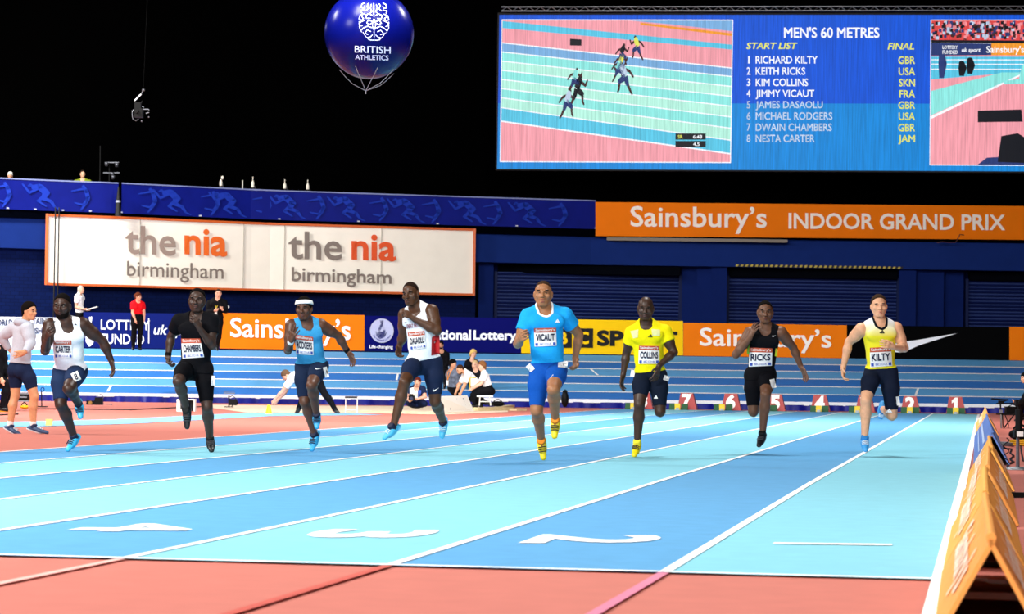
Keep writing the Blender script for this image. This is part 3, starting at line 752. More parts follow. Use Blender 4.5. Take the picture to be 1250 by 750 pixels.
def ribbon(x0, x1, label):
    xs = list(np.linspace(x0, x1, 12)); mb = MB(); slab(mb, xs, 5.80, 6.73, .55, .12)
    o = mb.build('balcony_banner', RB); tag(o, label, 'banner', 'blue banners along the balcony')
    for x, wd, A_ in [(q, 34, ATH1) for q in (-12, 84, 166, 243, 306, 372, 449, 513, 588, 668)]+[(q, 48, ATH2) for q in (24, 100, 184, 252, 325, 397, 470, 545, 618, 702)]:
        if not (x0-2 <= x and x+wd <= x1+4): continue
        mb = MB()
        for V, Fc in A_: mb.add([wallpt(x+wd*u, Dw(x+wd*u)-.60, 5.83+.86*v) for u, v in V], Fc)
        mb.build('printed_athlete', RBP, o)
    mb = MB(); strip(mb, xs, 6.72, 6.76, .58); mb.build('top_hem', mat('hem_pale', '#7b86b8', .5), o)
    mb = MB()
    for x in (np.linspace(x0, x1, 7)): mb.box(wallpt(x, Dw(x)-.6, 5.83), RH, FH, Z0, .04, .02, .02)
    mb.build('eyelets', mat('eyelet_pale', '#9aa0b8', .4), o)
ribbon(-60, 142, 'blue athlete-print balcony banner left of the dark seam')
ribbon(146, 726, 'long blue athlete-print balcony banner above the white sign')
mb = MB(); slab(mb, list(np.linspace(-60, 1400, 30)), 5.55, 5.80, .48, .5); st(mb.build('trim_20', mat('balcony_edge', '#020308', .9, 0.0)))

# ------------------------------------------------------------------ white wall sign
SG0, SG1 = (54.6, 264.0, 348.2), (579.5, 283.7, 361.0)
def Dsign(x): return Dw(x)-.62
sg = empty('wall_sign', wallpt(320, Dsign(320), 3.53)); tag(sg, 'long white wall sign in an orange frame, grey and orange lettering twice', 'sign')
xs = list(np.linspace(57, 577, 24)); mb = MB(); slab(mb, xs, 3.56, 5.63, .62, .12); mb.build('sign_face', mat('sign_white', '#f4efe2', .45, .4, var=.03, scale=2), sg)
OR = mat('frame_orange', '#c95a1c', .5)
mb = MB()
for z in (3.53, 5.66): slab(mb, xs, z-.035, z+.035, .68, .14)
for x in (56, 578): mb.bx(wallpt(x, Dsign(x), 4.6), .04, .08, 1.1)
mb.build('sign_frame', OR, sg)
TAUPE = mat('sign_taupe', '#9a877c', .5); SORG = mat('sign_orange', '#e5671d', .5); SGR = mat('sign_grey', '#7d726a', .5); SO2 = mat('sign_orange_deep', '#dd4e10', .5)
letter('the', [(153, 275), (215, 278), (215, 312.5), (153, 310)], Dsign, TAUPE, sg, .016, off=.03)
letter('nia', [(225, 278.5), (277.5, 281), (277.5, 313.8), (225, 311)], Dsign, SORG, sg, .026, off=.03)
letter('birmingham', [(155, 318.5), (273, 322.5), (273, 346.5), (155, 343)], Dsign, SGR, sg, .008, off=.03)
letter('the', [(352, 282), (417.5, 284.4), (417.5, 318), (352, 316)], Dsign, SGR, sg, .016, off=.03)
letter('nia', [(429, 285.5), (483.5, 287.5), (483.5, 319.5), (429, 317.5)], Dsign, SO2, sg, .026, off=.03)
letter('birmingham', [(356, 326), (478, 330.3), (478, 352), (356, 348.6)], Dsign, SGR, sg, .016, off=.03)
mb = MB()
for x, z0 in ((169.5, 3.56), (296, 3.56), (346, 3.56), (464.5, 3.56)): mb.bx(wallpt(x, Dsign(x)-.02, 4.6), .012, .01, 1.03)
mb.build('panel_seam', mat('seam_grey', '#a8a296', .5), sg)
for x in (65.5, 70):
    mb = MB(); mb.tube([wallpt(x, Dsign(x)-.25, 2.2), wallpt(x, Dsign(x)-.22, 5.9)], .022, 6)
    tag(mb.build('hanging_cable', mat('cable_black', '#0a0a0c', .5)), 'black cable hanging down the left end of the white sign', 'cable', 'cables over the white sign')

# ------------------------------------------------------------------ orange fascia banner upper right
WH = mat('lettering_white', '#fbeee2', .6, .2, var=.02); ORB = mat('banner_orange', '#ee7808', .65, .08, var=.03, scale=2)
def Dfas(x): return Dw(x)-.75
fb = MB(); q = [(727, 246.8), (1420, 253.4), (1420, 294.4), (727, 288.2)]
P = [at(x, y, Dfas(x)) for x, y in q]; fb.prism(P, FH*.08); fo = fb.build('fascia_banner', ORB); tag(fo, 'long orange banner on the balcony front under the video screen', 'banner')
letter("Sainsbury’s", [(769.5, 251.5), (936, 252.7), (936, 286.3), (769.5, 284.5)], Dfas, WH, fo, .015)
letter("INDOOR GRAND PRIX", [(962.5, 259.8), (1227, 262), (1227, 281.6), (962.5, 279.6)], Dfas, WH, fo, .022)
# slab feet of the lettering
mb = MB(); mb.bx(wallpt(850, Dfas(850)+.1, 5.48), 3.0, .08, .05); tag(mb.build('lighting_batten', mat('batten_grey', '#7a6f62', .5)), 'thin grey batten under the left part of the orange balcony banner', 'batten')
mb = MB(); mb.tube([wallpt(1143, Dfas(1143)-.02, 5.50), wallpt(1150, Dfas(1150)-.05, 5.53), wallpt(1158, Dfas(1158)-.05, 5.51), wallpt(1166, Dfas(1166)-.05, 5.52), wallpt(1171, Dfas(1171)-.09, 5.78), wallpt(1176, Dfas(1176)-.09, 5.76)], .015, 6)
tag(mb.build('loose_cable', mat('cable_red', '#4a1208', .5)), 'dark red loose cable looped at the foot of the orange balcony banner', 'cable')

# ------------------------------------------------------------------ advertising boards along the outer edge of the bend
DBN = 80.75
def Dboard(x): return DBN if x > 105 else DBN-(105-x)*.004
def board(name, x0, x1, yt, yb, m, label, at_x=None):
    x0 += .25; x1 -= .25
    c = [(x0, yt), (x1, yt+slope(x1, x0)*1.15), (x1, yb+slope(x1, x0)*1.15), (x0, yb)]
    mb = MB(); mb.prism([at(x, y, Dboard(x)) for x, y in c], FH*.10); o = mb.build(name, m)
    tag(o, label, 'advertising board', 'advertising boards round the bend'); return o
NV = mat('board_navy', '#0c1a62', .7, .06, var=.04, scale=2); NV2 = mat('board_deep_navy', '#090c5c', .7, .04, var=.04, scale=2)
YEL = mat('board_yellow', '#f8c80a', .65, .08, var=.03, scale=2); BKB = mat('board_black', '#050506', .7, .02); WB = mat('board_white', '#dedee2', .5, .3, var=.02)
PW = mat('print_white', '#f4f4fa', .6, .2, var=.02); PN = mat('print_navy', '#26304e', .6, .2); PK = mat('print_black', '#08080a', .6, .2)
b = board('advertising_board', -90, 101.5, 385.5, 429, WB, 'white advertising board with dark lettering at the left edge')
letter('WORLD', [(-12, 390.3), (15.5, 390.0), (15.5, 397.6), (-12, 398)], Dboard, PN, b, .035)
letter('TAIN', [(39, 388.5), (56.5, 388.2), (56.5, 395.6), (39, 395.8)], Dboard, PN, b, .035)
letter('NSHIP', [(37, 400.4), (58, 400), (58, 407.4), (37, 407.8)], Dboard, PN, b, .035)
letter('S', [(36.5, 416), (40.5, 416), (40.5, 422.3), (36.5, 422.3)], Dboard, PN, b, .035)
b = board('advertising_board', 101.5, 268, 381.2, 424.6, NV, 'blue advertising board of the lottery and sport funders behind the red-shirted woman')
letter('LOTTERY', [(123, 390.2), (183, 391.2), (183, 403.6), (123, 402.6)], Dboard, PW, b, .012)
letter('FUNDED', [(124, 407.6), (176, 408.6), (176, 421), (124, 420)], Dboard, PW, b, .012)
letter('uk sport', [(187.5, 396.5), (246, 397.5), (246, 413.5), (187.5, 412.5)], Dboard, PW, b, .012, .25)
poly2d([(0, 0), (1, 0), (1, 1), (0, 1)], [(181, 389), (182.2, 389), (182.2, 419.5), (181, 419.5)], Dboard, PW, b, 'divider')
def fingers(box, b, m):                          # crossed fingers over a smile
    for p, r in (([(.30, .40), (.45, .70), (.58, .98)], [.10, .085, .07]), ([(.72, .45), (.56, .70), (.42, .98)], [.09, .07, .06]), ([(.06, .38), (.14, .16), (.38, .05), (.66, .10), (.86, .30)], [.03, .09, .13, .10, .03]), ([(.24, .36), (.36, .24), (.58, .24), (.72, .40)], [.08, .12, .12, .08])):
        V, Fc = limb2d(p, r); flat('crossed_fingers', V, Fc, quadmap(box, Dboard, .03), m, b)
fingers([(104, 388), (117, 388), (117, 421), (104, 421)], b, PW)
b = board('advertising_board', 268, 445, 382.2, 425.6, ORB, "orange advertising board behind the runner in the white headband")
letter("Sainsbury’s", [(281, 388), (428, 390), (428, 423.5), (281, 419)], Dboard, PW, b, .015)
b = board('advertising_board', 445, 636, 385.8, 428.2, NV2, 'navy lottery advertising board with a white roundel behind the runner in white and red')
poly2d(disc2d(.5, .5, .5, .5, 32), [(451.6, 389), (480.6, 389.3), (480.6, 419), (451.6, 418.7)], Dboard, mat('roundel_grey', '#b4b7d6', .6), b, 'roundel')
fingers([(458, 391.5), (474, 391.7), (474, 412.5), (458, 412.3)], b, mat('print_royal', '#0f1d84', .6))
V, Fc = text2d('The National Lottery', .02)
def arcmap(u, v): a = math.radians(205+130*u); r = 10.2+2.6*(1-v) if 0 else 10.4+2.6*(1-v); r = 13.2-2.8*v; return at(466.1+r*math.cos(a), 404-r*math.sin(a), DBN-.05)
flat('lettering', V, Fc, arcmap, mat('print_royal', '#0f1d84', .6), b)
letter('Life-changing', [(451, 421.2), (479.5, 421.6), (479.5, 427.0), (451, 426.6)], Dboard, PW, b, .02)
letter('The National', [(487, 401.6), (575, 402.8), (575, 415.6), (487, 414.4)], Dboard, PW, b, .035)
letter('Lottery', [(578, 403), (630.5, 403.8), (630.5, 419.4), (578, 418.6)], Dboard, PW, b, .035)
b = board('advertising_board', 636, 834, 389.2, 431.2, YEL, 'yellow advertising board with black sport lettering between the bright blue and yellow shirted runners')
for x0, x1, ch in ((650, 672, 'B'), (676, 698, 'B'), (702, 724, 'C')):
    poly2d([(0, 0), (1, 0), (1, 1), (0, 1)], sbox(x0, 401, x1, 424.5), Dboard, PK, b, 'letter_block')
    letter(ch, sbox(x0+5, 405, x1-5, 420.5), Dboard, YEL, b, .035, off=.05)
letter('SPORT', [(728.5, 403), (827, 404.6), (827, 424.4), (728.5, 422.8)], Dboard, PK, b, .045)
b = board('advertising_board', 834, 1034, 394.2, 434.6, ORB, 'orange advertising board behind the runner in the black vest')
letter("Sainsbury’s", [(854, 400), (1015, 402.4), (1015, 432), (854, 429.5)], Dboard, WH, b, .015)
b = board('advertising_board', 1034, 1232, 397.0, 437.4, BKB, 'black advertising board with a white curved tick at the right')
SW2 = [(.0, .36), (.015, .60), (.06, .84), (.13, 1.0), (.105, .80), (.12, .64), (.17, .55), (.25, .54), (.40, .62), (1, .985), (.45, .36), (.30, .12), (.18, .0), (.08, .03), (.02, .16)]
poly2d(SW2, [(1083, 406.0), (1168, 406.8), (1168, 431.5), (1083, 430.4)], Dboard, PW, b, 'tick_mark')
b = board('advertising_board', 1232, 1420, 399.2, 440, ORB, 'orange advertising board cut off at the right edge of the picture')

# ------------------------------------------------------------------ the video screen
def led(name, col, e=1.0):
    m = mat(name, col, .5, .2, emit=e, var=.26, scale=3.0, stretch=(9, 9, .10)); return m
def Dscr(x): return 91.0-(x-608)*.0021
se = empty('video_screen', at(1020, 112, Dscr(1020))); tag(se, 'huge lit video screen hanging in the dark above the orange banner', 'screen')
SC = [(609.5, 18.2), (1432, 18.2), (1432, 210.2), (606.8, 206.2)]
def sp_(x, y, off=.05): return at(x, y, Dscr(x)-off)
mb = MB(); mb.prism([at(x, y, Dscr(x)+.02) for x, y in [(607.5, 15.5), (1434, 15.5), (1434, 212), (605, 208)]], FH*.5); mb.build('housing', mat('housing_black', '#050506', .7), se)
def spoly(name, pts, m, off, par=se): return mesh(name, [sp_(x, y, off) for x, y in pts], [tuple(range(len(pts)))], m, par)
bluA = led('led_royal', '#0b55d6', 1.0); bluB = led('led_sky', '#0c86d8', 1.0)
face = spoly('screen_face', SC, bluA, .01)
spoly('lower_glow', [(608.2, 126), (1432, 127), (1432, 210.2), (606.8, 206.2)], bluB, .02)
PKc = led('led_pink', '#f4a0ac', 1.0); PKd = led('led_coral', '#f08f96', 1.0); MINT = led('led_mint', '#8ee8e2', 1.0); MINTL = led('led_pale_mint', '#b6f2e0', 1.0); AQ = led('led_aqua', '#58c6e6', 1.0); LBL = led('led_blue_grey', '#7aaede', 1.0)
LWH = led('led_white', '#f6f8ff', 1.05); LGR = led('led_grey_white', '#c4d6ee', .95); LYE = led('led_yellow', '#e6e860', 1.0); LDK = led('led_dark', '#10141f', .8); LORG = led('led_orange', '#f29a2e', 1.0); SKN = led('led_brown', '#4d2a2a', .8); LNV = led('led_navy', '#2a3c78', .9); LRD = led('led_red', '#e04848', 1.0)
# left picture: race replay
spoly('picture', [(612.4, 23.6), (895, 24), (892.2, 199.2), (610, 198)], LWH, .03)
C4 = [(613.4, 24.8), (893.8, 25.2), (891.2, 198), (611.2, 196.8)]
def s4(u, v):                                    # u right, v down, inside the replay picture
    c = [np.array(p, float) for p in C4]; p = (c[0]*(1-u)+c[1]*u)*(1-v)+(c[3]*(1-u)+c[2]*u)*v; return p
def pic(name, pts, m, off=.04): return mesh(name, [sp_(*s4(u, v), off) for u, v in pts], [tuple(range(len(pts)))], m, se)
pic('picture_red', [(0, 0), (1, 0), (1, 1), (0, 1)], PKc)
pic('picture_band', [(0, .005), (1, .17), (1, .205), (0, .055)], AQ, .05)
pic('picture_band', [(.55, 0), (1, 0), (1, .075), (.75, .03)], LBL, .05)
pic('picture_band', [(.60, .015), (1, .09), (1, .11), (.60, .03)], LORG, .055)
ys0 = [.16, .225, .29, .355, .42, .485, .55, .62, .715]; ys1 = [.335, .395, .465, .535, .605, .68, .76, .845, .94]
for i in range(8):
    pic('picture_lane', [(0, ys0[i]), (1, ys1[i]), (1, ys1[i+1]), (0, ys0[i+1])], (LBL if i == 0 else MINT if i % 2 else MINTL) if i < 7 else AQ, .06)
    pic('picture_lane_line', [(0, ys0[i]-.004), (1, ys1[i]-.004), (1, ys1[i]+.004), (0, ys0[i]+.004)], LWH, .065)
pic('picture_lane_line', [(0, .711), (1, .936), (1, .946), (0, .721)], LWH, .065)
def figur(cx, cy, h, top, flip=1, leg=LNV):       # a tiny runner in the replay
    w = h*.62*1.0
    def q(p, r, m, nm):
        V, Fc = limb2d([(a*flip, b) for a, b in p], r)
        mesh(nm, [sp_(*s4(cx+x*w*.62, cy-y*h), .08 if m is not SKN else .075) for x, y in V], Fc, m, se)
    q([(-.1, .62), (.05, .88)], [.13, .14], top, 'picture_runner'); q([(.10, .98), (.10, 1.0)], [.09, .09], SKN, 'picture_runner')
    q([(.1, .85), (.35, .72), (.45, .88)], [.06, .05, .04], SKN, 'picture_runner'); q([(0, .85), (-.3, .78), (-.5, .60)], [.06, .05, .04], SKN, 'picture_runner')
    q([(-.1, .60), (.2, .45)], [.12, .09], leg, 'picture_runner'); q([(-.1, .60), (-.2, .38)], [.12, .09], leg, 'picture_runner')
    q([(.2, .45), (.22, .2), (.28, .12)], [.07, .05, .04], SKN, 'picture_runner'); q([(-.2, .38), (-.38, .12), (-.45, .05)], [.07, .05, .04], SKN, 'picture_runner')
figur(.585, .285, .165, LYE, -1); figur(.525, .33, .155, LDK, 1, LNV); figur(.52, .40, .16, LYE, 1); figur(.51, .44, .16, MINT, 1); figur(.53, .53, .22, LGR, -1)
figur(.32, .52, .17, MINT, 1); figur(.335, .62, .22, LDK, 1, LDK); figur(.29, .70, .20, LGR, 1)
pic('picture_object', [(.295, .13), (.345, .135), (.345, .18), (.295, .178)], LDK, .07)
spoly('result_box', [(824.5, 163), (861.5, 163), (861.5, 170.6), (824.5, 170.6)], LDK, .09); spoly('result_box', [(824.5, 172.2), (861.5, 172.2), (861.5, 179.6), (824.5, 179.6)], LDK, .09)
def slet(t, x0, y0, x1, y1, m, bold=.012, shear=0, dy=0):
    V, Fc = text2d(t, bold, shear); return flat('lettering', V, Fc, quadmap([(x0, y0), (x1, y0+dy), (x1, y1+dy), (x0, y1)], Dscr, .11), m, se)
slet('SR', 827.5, 164.8, 833.5, 169.2, LYE, .02); slet('6.48', 846, 164.8, 857, 169.2, LWH, .02); slet('4.5', 846, 173.9, 854, 178.2, LWH, .02)
# start list
slet("MEN'S 60 METRES", 957, 33, 1073.5, 46.5, LWH, .022)
slet('START LIST', 911, 52, 973.5, 60, LYE, .025, .2); slet('FINAL', 1083.5, 52.4, 1116, 60.6, LYE, .025, .2)
for i, (n, c) in enumerate((('RICHARD KILTY', 'GBR'), ('KEITH RICKS', 'USA'), ('KIM COLLINS', 'SKN'), ('JIMMY VICAUT', 'FRA'), ('JAMES DASAOLU', 'GBR'), ('MICHAEL RODGERS', 'USA'), ('DWAIN CHAMBERS', 'GBR'), ('NESTA CARTER', 'JAM'))):
    y = 68.4+i*13.72; wd = (75.5, 60.5, 64, 71.5, 82, 93.5, 93, 72)[i]; m = LWH if i < 4 else LGR
    slet(str(i+1), 911.6 if i else 913.2, y, 916 if i else 915.2, y+9.2, m); slet(n, 922.5, y, 922.5+wd, y+(9.4 if 'J' not in n else 11.6), m, .016); slet(c, 1117-(20.5, 20, 19.5, 19, 20.5, 20, 20.5, 20.5)[i], y+.4, 1117, y+(9.8 if c != 'JAM' else 12.0), LYE, .02)
# right picture: trackside view
R4 = [(1137, 25), (1424, 25), (1424, 202.5), (1135.5, 201)]
spoly('picture', [(1136, 24), (1425, 24), (1425, 203.6), (1134.6, 202)], LWH, .03)
def r4(u, v):
    c = [np.array(p, float) for p in R4]; return (c[0]*(1-u)+c[1]*u)*(1-v)+(c[3]*(1-u)+c[2]*u)*v
def pc2(name, pts, m, off=.04): return mesh(name, [sp_(*r4(u, v), off) for u, v in pts], [tuple(range(len(pts)))], m, se)
pc2('picture_red', [(0, .2), (1, .2), (1, 1), (0, 1)], PKc)
pc2('picture_crowd', [(0, 0), (1, 0), (1, .145), (0, .135)], LRD, .04)
rr = random.Random(3)
for m, nm in ((LDK, 'd'), (SKN, 's'), (LGR, 'w'), (PKd, 'p'), (LNV, 'n')):
    V = []; Fc = []
    for i in range(130):
        u, v = rr.random(), rr.uniform(.012, .125); k = len(V); a = .006
        V += [sp_(*r4(u+dx, v+dy), .055+.002*len(nm)+(.001*i/130)) for dx, dy in ((-a, -.01), (a, -.012), (a*.9, .012), (-a, .01))]; Fc.append((k, k+1, k+2, k+3))
    mesh('picture_crowd', V, Fc, m, se)['kind'] = 'stuff'
pc2('picture_rail', [(0, .135), (1, .145), (1, .165), (0, .155)], LDK, .06)
pc2('picture_board', [(0, .155), (.255, .16), (.255, .24), (0, .245)], LNV, .06); pc2('picture_board', [(.255, .155), (1, .165), (1, .245), (.255, .24)], LORG, .06)
slet('LOTTERY', 1150.5, 55.6, 1169, 60, LWH, .02); slet('FUNDED', 1150.5, 61.5, 1169, 66, LWH, .02); slet('uk sport', 1174, 58.5, 1197, 65, LWH, .02, .2); slet("Sainsbury's", 1204, 56, 1250, 67, LWH, .02)
pc2('picture_lane', [(0, .25), (1, .25), (1, .345), (.36, .36), (0, .41)], AQ, .05)
for v in (.27, .30, .335): pc2('picture_lane_line', [(0, v), (1, v), (1, v+.006), (0, v+.006)], LWH, .058)
pc2('picture_lane', [(.30, .36), (.40, .36), (0, .66), (0, .49)], MINT, .06); pc2('picture_lane_line', [(.395, .36), (.41, .36), (0, .685), (0, .665)], LWH, .065)
pc2('picture_bag', [(.20, .625), (.385, .615), (.39, .70), (.20, .705)], LDK, .07)
pc2('picture_bag', [(.285, .98), (.30, .80), (.37, .78), (.42, .83), (.47, .92), (.47, .99)], LDK, .07); pc2('picture_bag', [(.20, 1), (.24, .95), (.45, .93), (.62, .96), (.62, 1)], LNV, .068)
for x, y, h, t in ((.045, .40, .20, LNV), (.13, .385, .11, LDK), (.165, .37, .12, LDK)):
    V, Fc = limb2d([(x, y), (x+.004, y-h*.5), (x, y-h*.85)], [.010, .018, .012]); mesh('picture_person', [sp_(*r4(u, v), .075) for u, v in V], Fc, t, se)
V, Fc = limb2d([(.31, .43), (.39, .42), (.405, .32)], [.012, .018, .02]); mesh('picture_person', [sp_(*r4(u, v), .075) for u, v in V], Fc, MINT, se)
V, Fc = limb2d([(.40, .42), (.47, .43)], [.018, .014]); mesh('picture_person', [sp_(*r4(u, v), .076) for u, v in V], Fc, LDK, se)
for p, r, m in (([(.50, .30), (.50, .40)], [.022, .026], LBL), ([(.50, .40), (.50, .46)], [.026, .024], LNV), ([(.495, .46), (.495, .60)], [.015, .010], LORG), ([(.495, .225), (.495, .25)], [.013, .013], SKN)):
    V, Fc = limb2d(p, r); mesh('picture_person', [sp_(*r4(u, v*1.0), .08) for u, v in V], Fc, m, se)
# lighting truss along the top of the screen
mb = MB()
for dz in (0, .14): mb.tube([at(612, 13.5-dz*36, 90.6), at(1430, 12.5-dz*36, 88.9)], .025, 6)
for i in range(60):
    x = 612+i*13.6; mb.tube([at(x, 13.5, 90.6-(x-612)*.0021), at(x+6.8, 8.5, 90.6-(x-612)*.0021), at(x+13.6, 13.5, 90.6-(x-612)*.0021)], .015, 5)
tag(mb.build('truss', mat('truss_grey', '#77787c', .35, .6, metal=.7)), 'thin metal truss running along the top of the video screen', 'truss')
# ------------------------------------------------------------------ the eight sprinters
def zz(ox, oy, k): return lambda x, y: (ox+x/k, oy+y/k)
def runner(**k):
    k.setdefault('group', 'sprinters in the race'); k.setdefault('h', .0075); k.setdefault('hsize', 1.07)
    return person(k)
def pose(z, head, neck, sa, sb, pa, pb, ea, wa, ha, eb, wb, hb, ka, aa, ta, kb, ab, tb, lean=.08, twist=0.0, hd=.03):
    """each limb joint: (x, y, sign of the missing depth)"""
    core = dict(pa=(*z(*pa), .0-twist*.5), pb=(*z(*pb), .0+twist*.5), neck=(*z(*neck), lean), head=(*z(*head), lean+hd), sa=(*z(*sa), lean-.02+twist), sb=(*z(*sb), lean-.02-twist))
    ch = {}
    for n, par, L, j in (('ea', 'sa', 'ua', ea), ('wa', 'ea', 'fa', wa), ('ha', 'wa', .17, ha), ('eb', 'sb', 'ua', eb), ('wb', 'eb', 'fa', wb), ('hb', 'wb', .17, hb),
                         ('ka', 'pa', 'th', ka), ('aa', 'ka', 'sh', aa), ('ta', 'aa', .19, ta), ('kb', 'pb', 'th', kb), ('ab', 'kb', 'sh', ab), ('tb', 'ab', .19, tb)):
        ch[n] = (par, L, *z(j[0], j[1]), j[2])
    return dict(core=core, chain=ch)

# lane eight: white vest
z = zz(0, 330, 3.125)
r8 = runner(D=28, H=1.78, skin='#3b251c', label='runner in white vest and navy shorts at the far left, bright blue shoes', look=(-6, -6, 0), lip='#3a1e1c',
    top=('singlet', '#eef0f6'), bottom=('shorts', '#20304f', {'a': .86, 'b': .78}), hair=('#0f0b0a', .004, 0, .098), beard='#120c0a', hem=.05, hsize=1.09, bulk=1.06, arm=1.08,
    shoe=('#38b6e2', '#58c8ee', '#16203a', 'laces', '#16203a'), stand=('ta', 0.0), palm_a=None, curl_a=40, curl_b=28,
    **pose(z, (237, 138), (254, 200), (192, 212), (314, 208), (235, 388), (300, 386), (172, 308, .6), (180, 262, 1), (187, 236, .6), (392, 270, -.6), (424, 345, -.4), (434, 385, .1),
           (232, 512, .5), (284, 640, -1), (256, 688, 1), (262, 452, 1), (300, 512, -1), (308, 565, .4), lean=.16, twist=.05))
bib(r8, 'singlet', [z(205, 268), z(272, 268), z(276, 336), z(208, 336)], 'CARTER')
sticker(r8, 'shorts', rbox(*z(290, 406), 9, 11.5, -25), '8')
tick = MB()
for p in ([(188, 207), (208, 196)], [(264, 196), (288, 207)]):
    V, Fc = limb2d([(0, 0), (1, 1)], [.2, .2]); c = [z(*p[0]), z(*p[1])]
    lo = (min(c[0][0], c[1][0]), min(c[0][1], c[1][1])); hi = (max(c[0][0], c[1][0]), max(c[0][1], c[1][1])); V = [(u, v if p[0][1] > p[1][1] else 1-v) for u, v in V]
    decal(r8, 'singlet', [lo, (hi[0], lo[1]), hi, (lo[0], hi[1])], V, Fc, mat('logo_black', '#15161c', .5), 'trim_mark', r8['ob'], .008)

# lane seven: all in black
z = zz(140, 340, 3.2625)
r7 = runner(D=28.4, H=1.82, skin='#3f2b22', label='runner all in black with black shoes, right fist at his side, second from left', look=(-2, 2, 0), lip='#4a2a28',
    top=('tee', '#0d0d11'), bottom=('shorts', '#0b0b0f', {'a': .85, 'b': .86}), hair=('#0c0908', .004, 0, .104), hem=-.04, sleeve=.50, bulk=1.0, arm=1.02,
    shoe=('#101014', '#1c1c22', '#0a0a0c', 'laces', '#38383e'), stand=('tb', 0.0), curl_a=50, curl_b=60, wrist={'a': '#0c0c0e'},
    **pose(z, (328, 90), (328, 152), (258, 172), (383, 168), (288, 358), (355, 360), (225, 232, -.5), (212, 312, .3), (217, 348, .6), (388, 268, .5), (338, 200, 1), (318, 158, .5),
           (254, 412, 1), (286, 522, -1), (288, 598, .3), (368, 512, .6), (380, 645, -1), (386, 688, 1), lean=.05, twist=-.03))
bib(r7, 'shirt', [z(264, 240), z(340, 240), z(356, 314), z(270, 320)], 'CHAMBERS')
sticker(r7, 'shorts', rbox(*z(392, 408), 4.5, 12, 4))

# lane six: headband
z = zz(300, 340, 3.2625)
r6 = runner(D=28, H=1.75, skin='#5b3a2a', label='runner in light blue vest wearing a white headband', look=(-10, -3, 3), lip='#5a302c', mouth=.3,
    top=('singlet', '#3d9bd0'), bottom=('shorts', '#1a2740', {'a': .86, 'b': .72}), hair=('#0e0a08', .010, .02, .068), band='#f4f4f4', hem=.05, waist=.11, bulk=1.0, arm=1.08,
    shoe=('#2fa4d6', '#49bfe8', '#131d38', 'laces', '#131d38'), stand=('ta', 0.0), curl_a=12, curl_b=22, wrist={'a': '#f0f0f0', 'b': '#141418'},
    **pose(z, (232, 122), (241, 170), (184, 190), (298, 188), (228, 352), (298, 350), (168, 288, .6), (180, 250, 1), (192, 212, .4), (368, 228, -.6), (406, 292, -.6), (430, 332, .2),
           (235, 492, .5), (275, 626, -1), (262, 686, 1), (262, 427, 1), (282, 545, -1), (284, 598, .5), lean=.10, twist=.04))
bib(r6, 'singlet', [z(196, 224), z(268, 234), z(270, 306), z(200, 302)], 'RODGERS')
swoosh(r6, 'singlet', [z(250, 203), z(264, 203), z(264, 210), z(250, 210)], '#16203a')
swoosh(r6, 'shorts', [z(276, 354), z(302, 360), z(302, 368), z(276, 362)])
sticker(r6, 'shorts', rbox(*z(320, 374), 5, 13, -14))

# lane five: white and red vest, both feet off the ground
z = zz(440, 330, 3.125)
r5 = runner(D=29.3, H=1.86, skin='#52331f', label='runner in white and red vest with fist at his chin, both feet off the ground', look=(-22, -4, 8), lip='#4a2824', mouth=.5,
    top=('singlet', '#eef0f6'), bottom=('shorts', '#1c2742', {'a': .78, 'b': .80}), hair=('#241710', .001, 0, .100), hem=.04, bulk=1.04, arm=1.1,
    shoe=('#4bbbe8', '#6ccdf2', '#141e3a', 'laces', '#e8f4fa'), curl_a=45, curl_b=58, eyes=.5,
    **pose(z, (192, 92), (214, 140), (172, 172), (270, 158), (208, 352), (280, 352), (162, 252, -.5), (150, 288, -.3), (145, 316, .3), (292, 232, .4), (208, 188, 1), (166, 158, .4),
           (168, 428, 1), (124, 602, -.3), (88, 643, .5), (285, 502, .3), (316, 582, -1), (310, 640, .4), lean=.08, twist=-.06))
bib(r5, 'singlet', [z(180, 238), z(244, 232), z(250, 296), z(190, 306)], 'DASAOLU')
V, Fc = gridpatch(4, 10); decal(r5, 'singlet', [z(272, 256), z(302, 242), z(302, 320), z(270, 326)], V, Fc, mat('panel_red', '#b3161e', .7), 'side_panel', r5['ob'], .007)
decal(r5, 'singlet', subbox([z(172, 208), z(236, 200), z(238, 216), z(174, 224)], 0, 0, 1, 1), *text2d('GREAT BRITAIN', .02), mat('print_maroon', '#8a2a4a', .6), 'lettering', r5['ob'], .008)
swoosh(r5, 'shorts', [z(276, 452), z(300, 448), z(300, 460), z(276, 464)]); swoosh(r5, 'singlet', [z(168, 196), z(178, 196), z(178, 203), z(168, 203)], '#16203a')

# lane four: bright blue shirt
z = zz(600, 330, 3.125)
r4_ = runner(D=27.3, H=1.86, skin='#a06c48', label='runner in bright blue shirt and royal blue shorts with yellow shoes', look=(-4, 4, 0), lip='#8a4a40', brow='#1a100a', mouth=.9, eyes=.6,
    trim='#f4f4f4', top=('tee', '#1f9fe6'), bottom=('shorts', '#1450a8', {'a': .88, 'b': .72}), hair=('#3a281c', .001, 0, .104), hem=.07, sleeve=.48, bulk=1.03, neckdrop=.05, 
    shoe=('#f2d80e', '#f4e23a', '#f08a1c', 'stripe', '#15151a'), stand=('ta', 0.0), curl_a=50, curl_b=50,
    **pose(z, (197, 92), (200, 145), (142, 178), (278, 174), (182, 380), (252, 380), (100, 282, .4), (110, 268, 1), (116, 254, .6), (334, 246, -.5), (319, 336, -.2), (322, 366, .4),
           (172, 536, .5), (190, 650, -1), (199, 722, 1), (236, 456, 1), (243, 572, -1), (240, 640, .6), lean=.02, twist=.03))
bib(r4_, 'shirt', [z(162, 222), z(246, 220), z(248, 288), z(164, 292)], 'VICAUT')
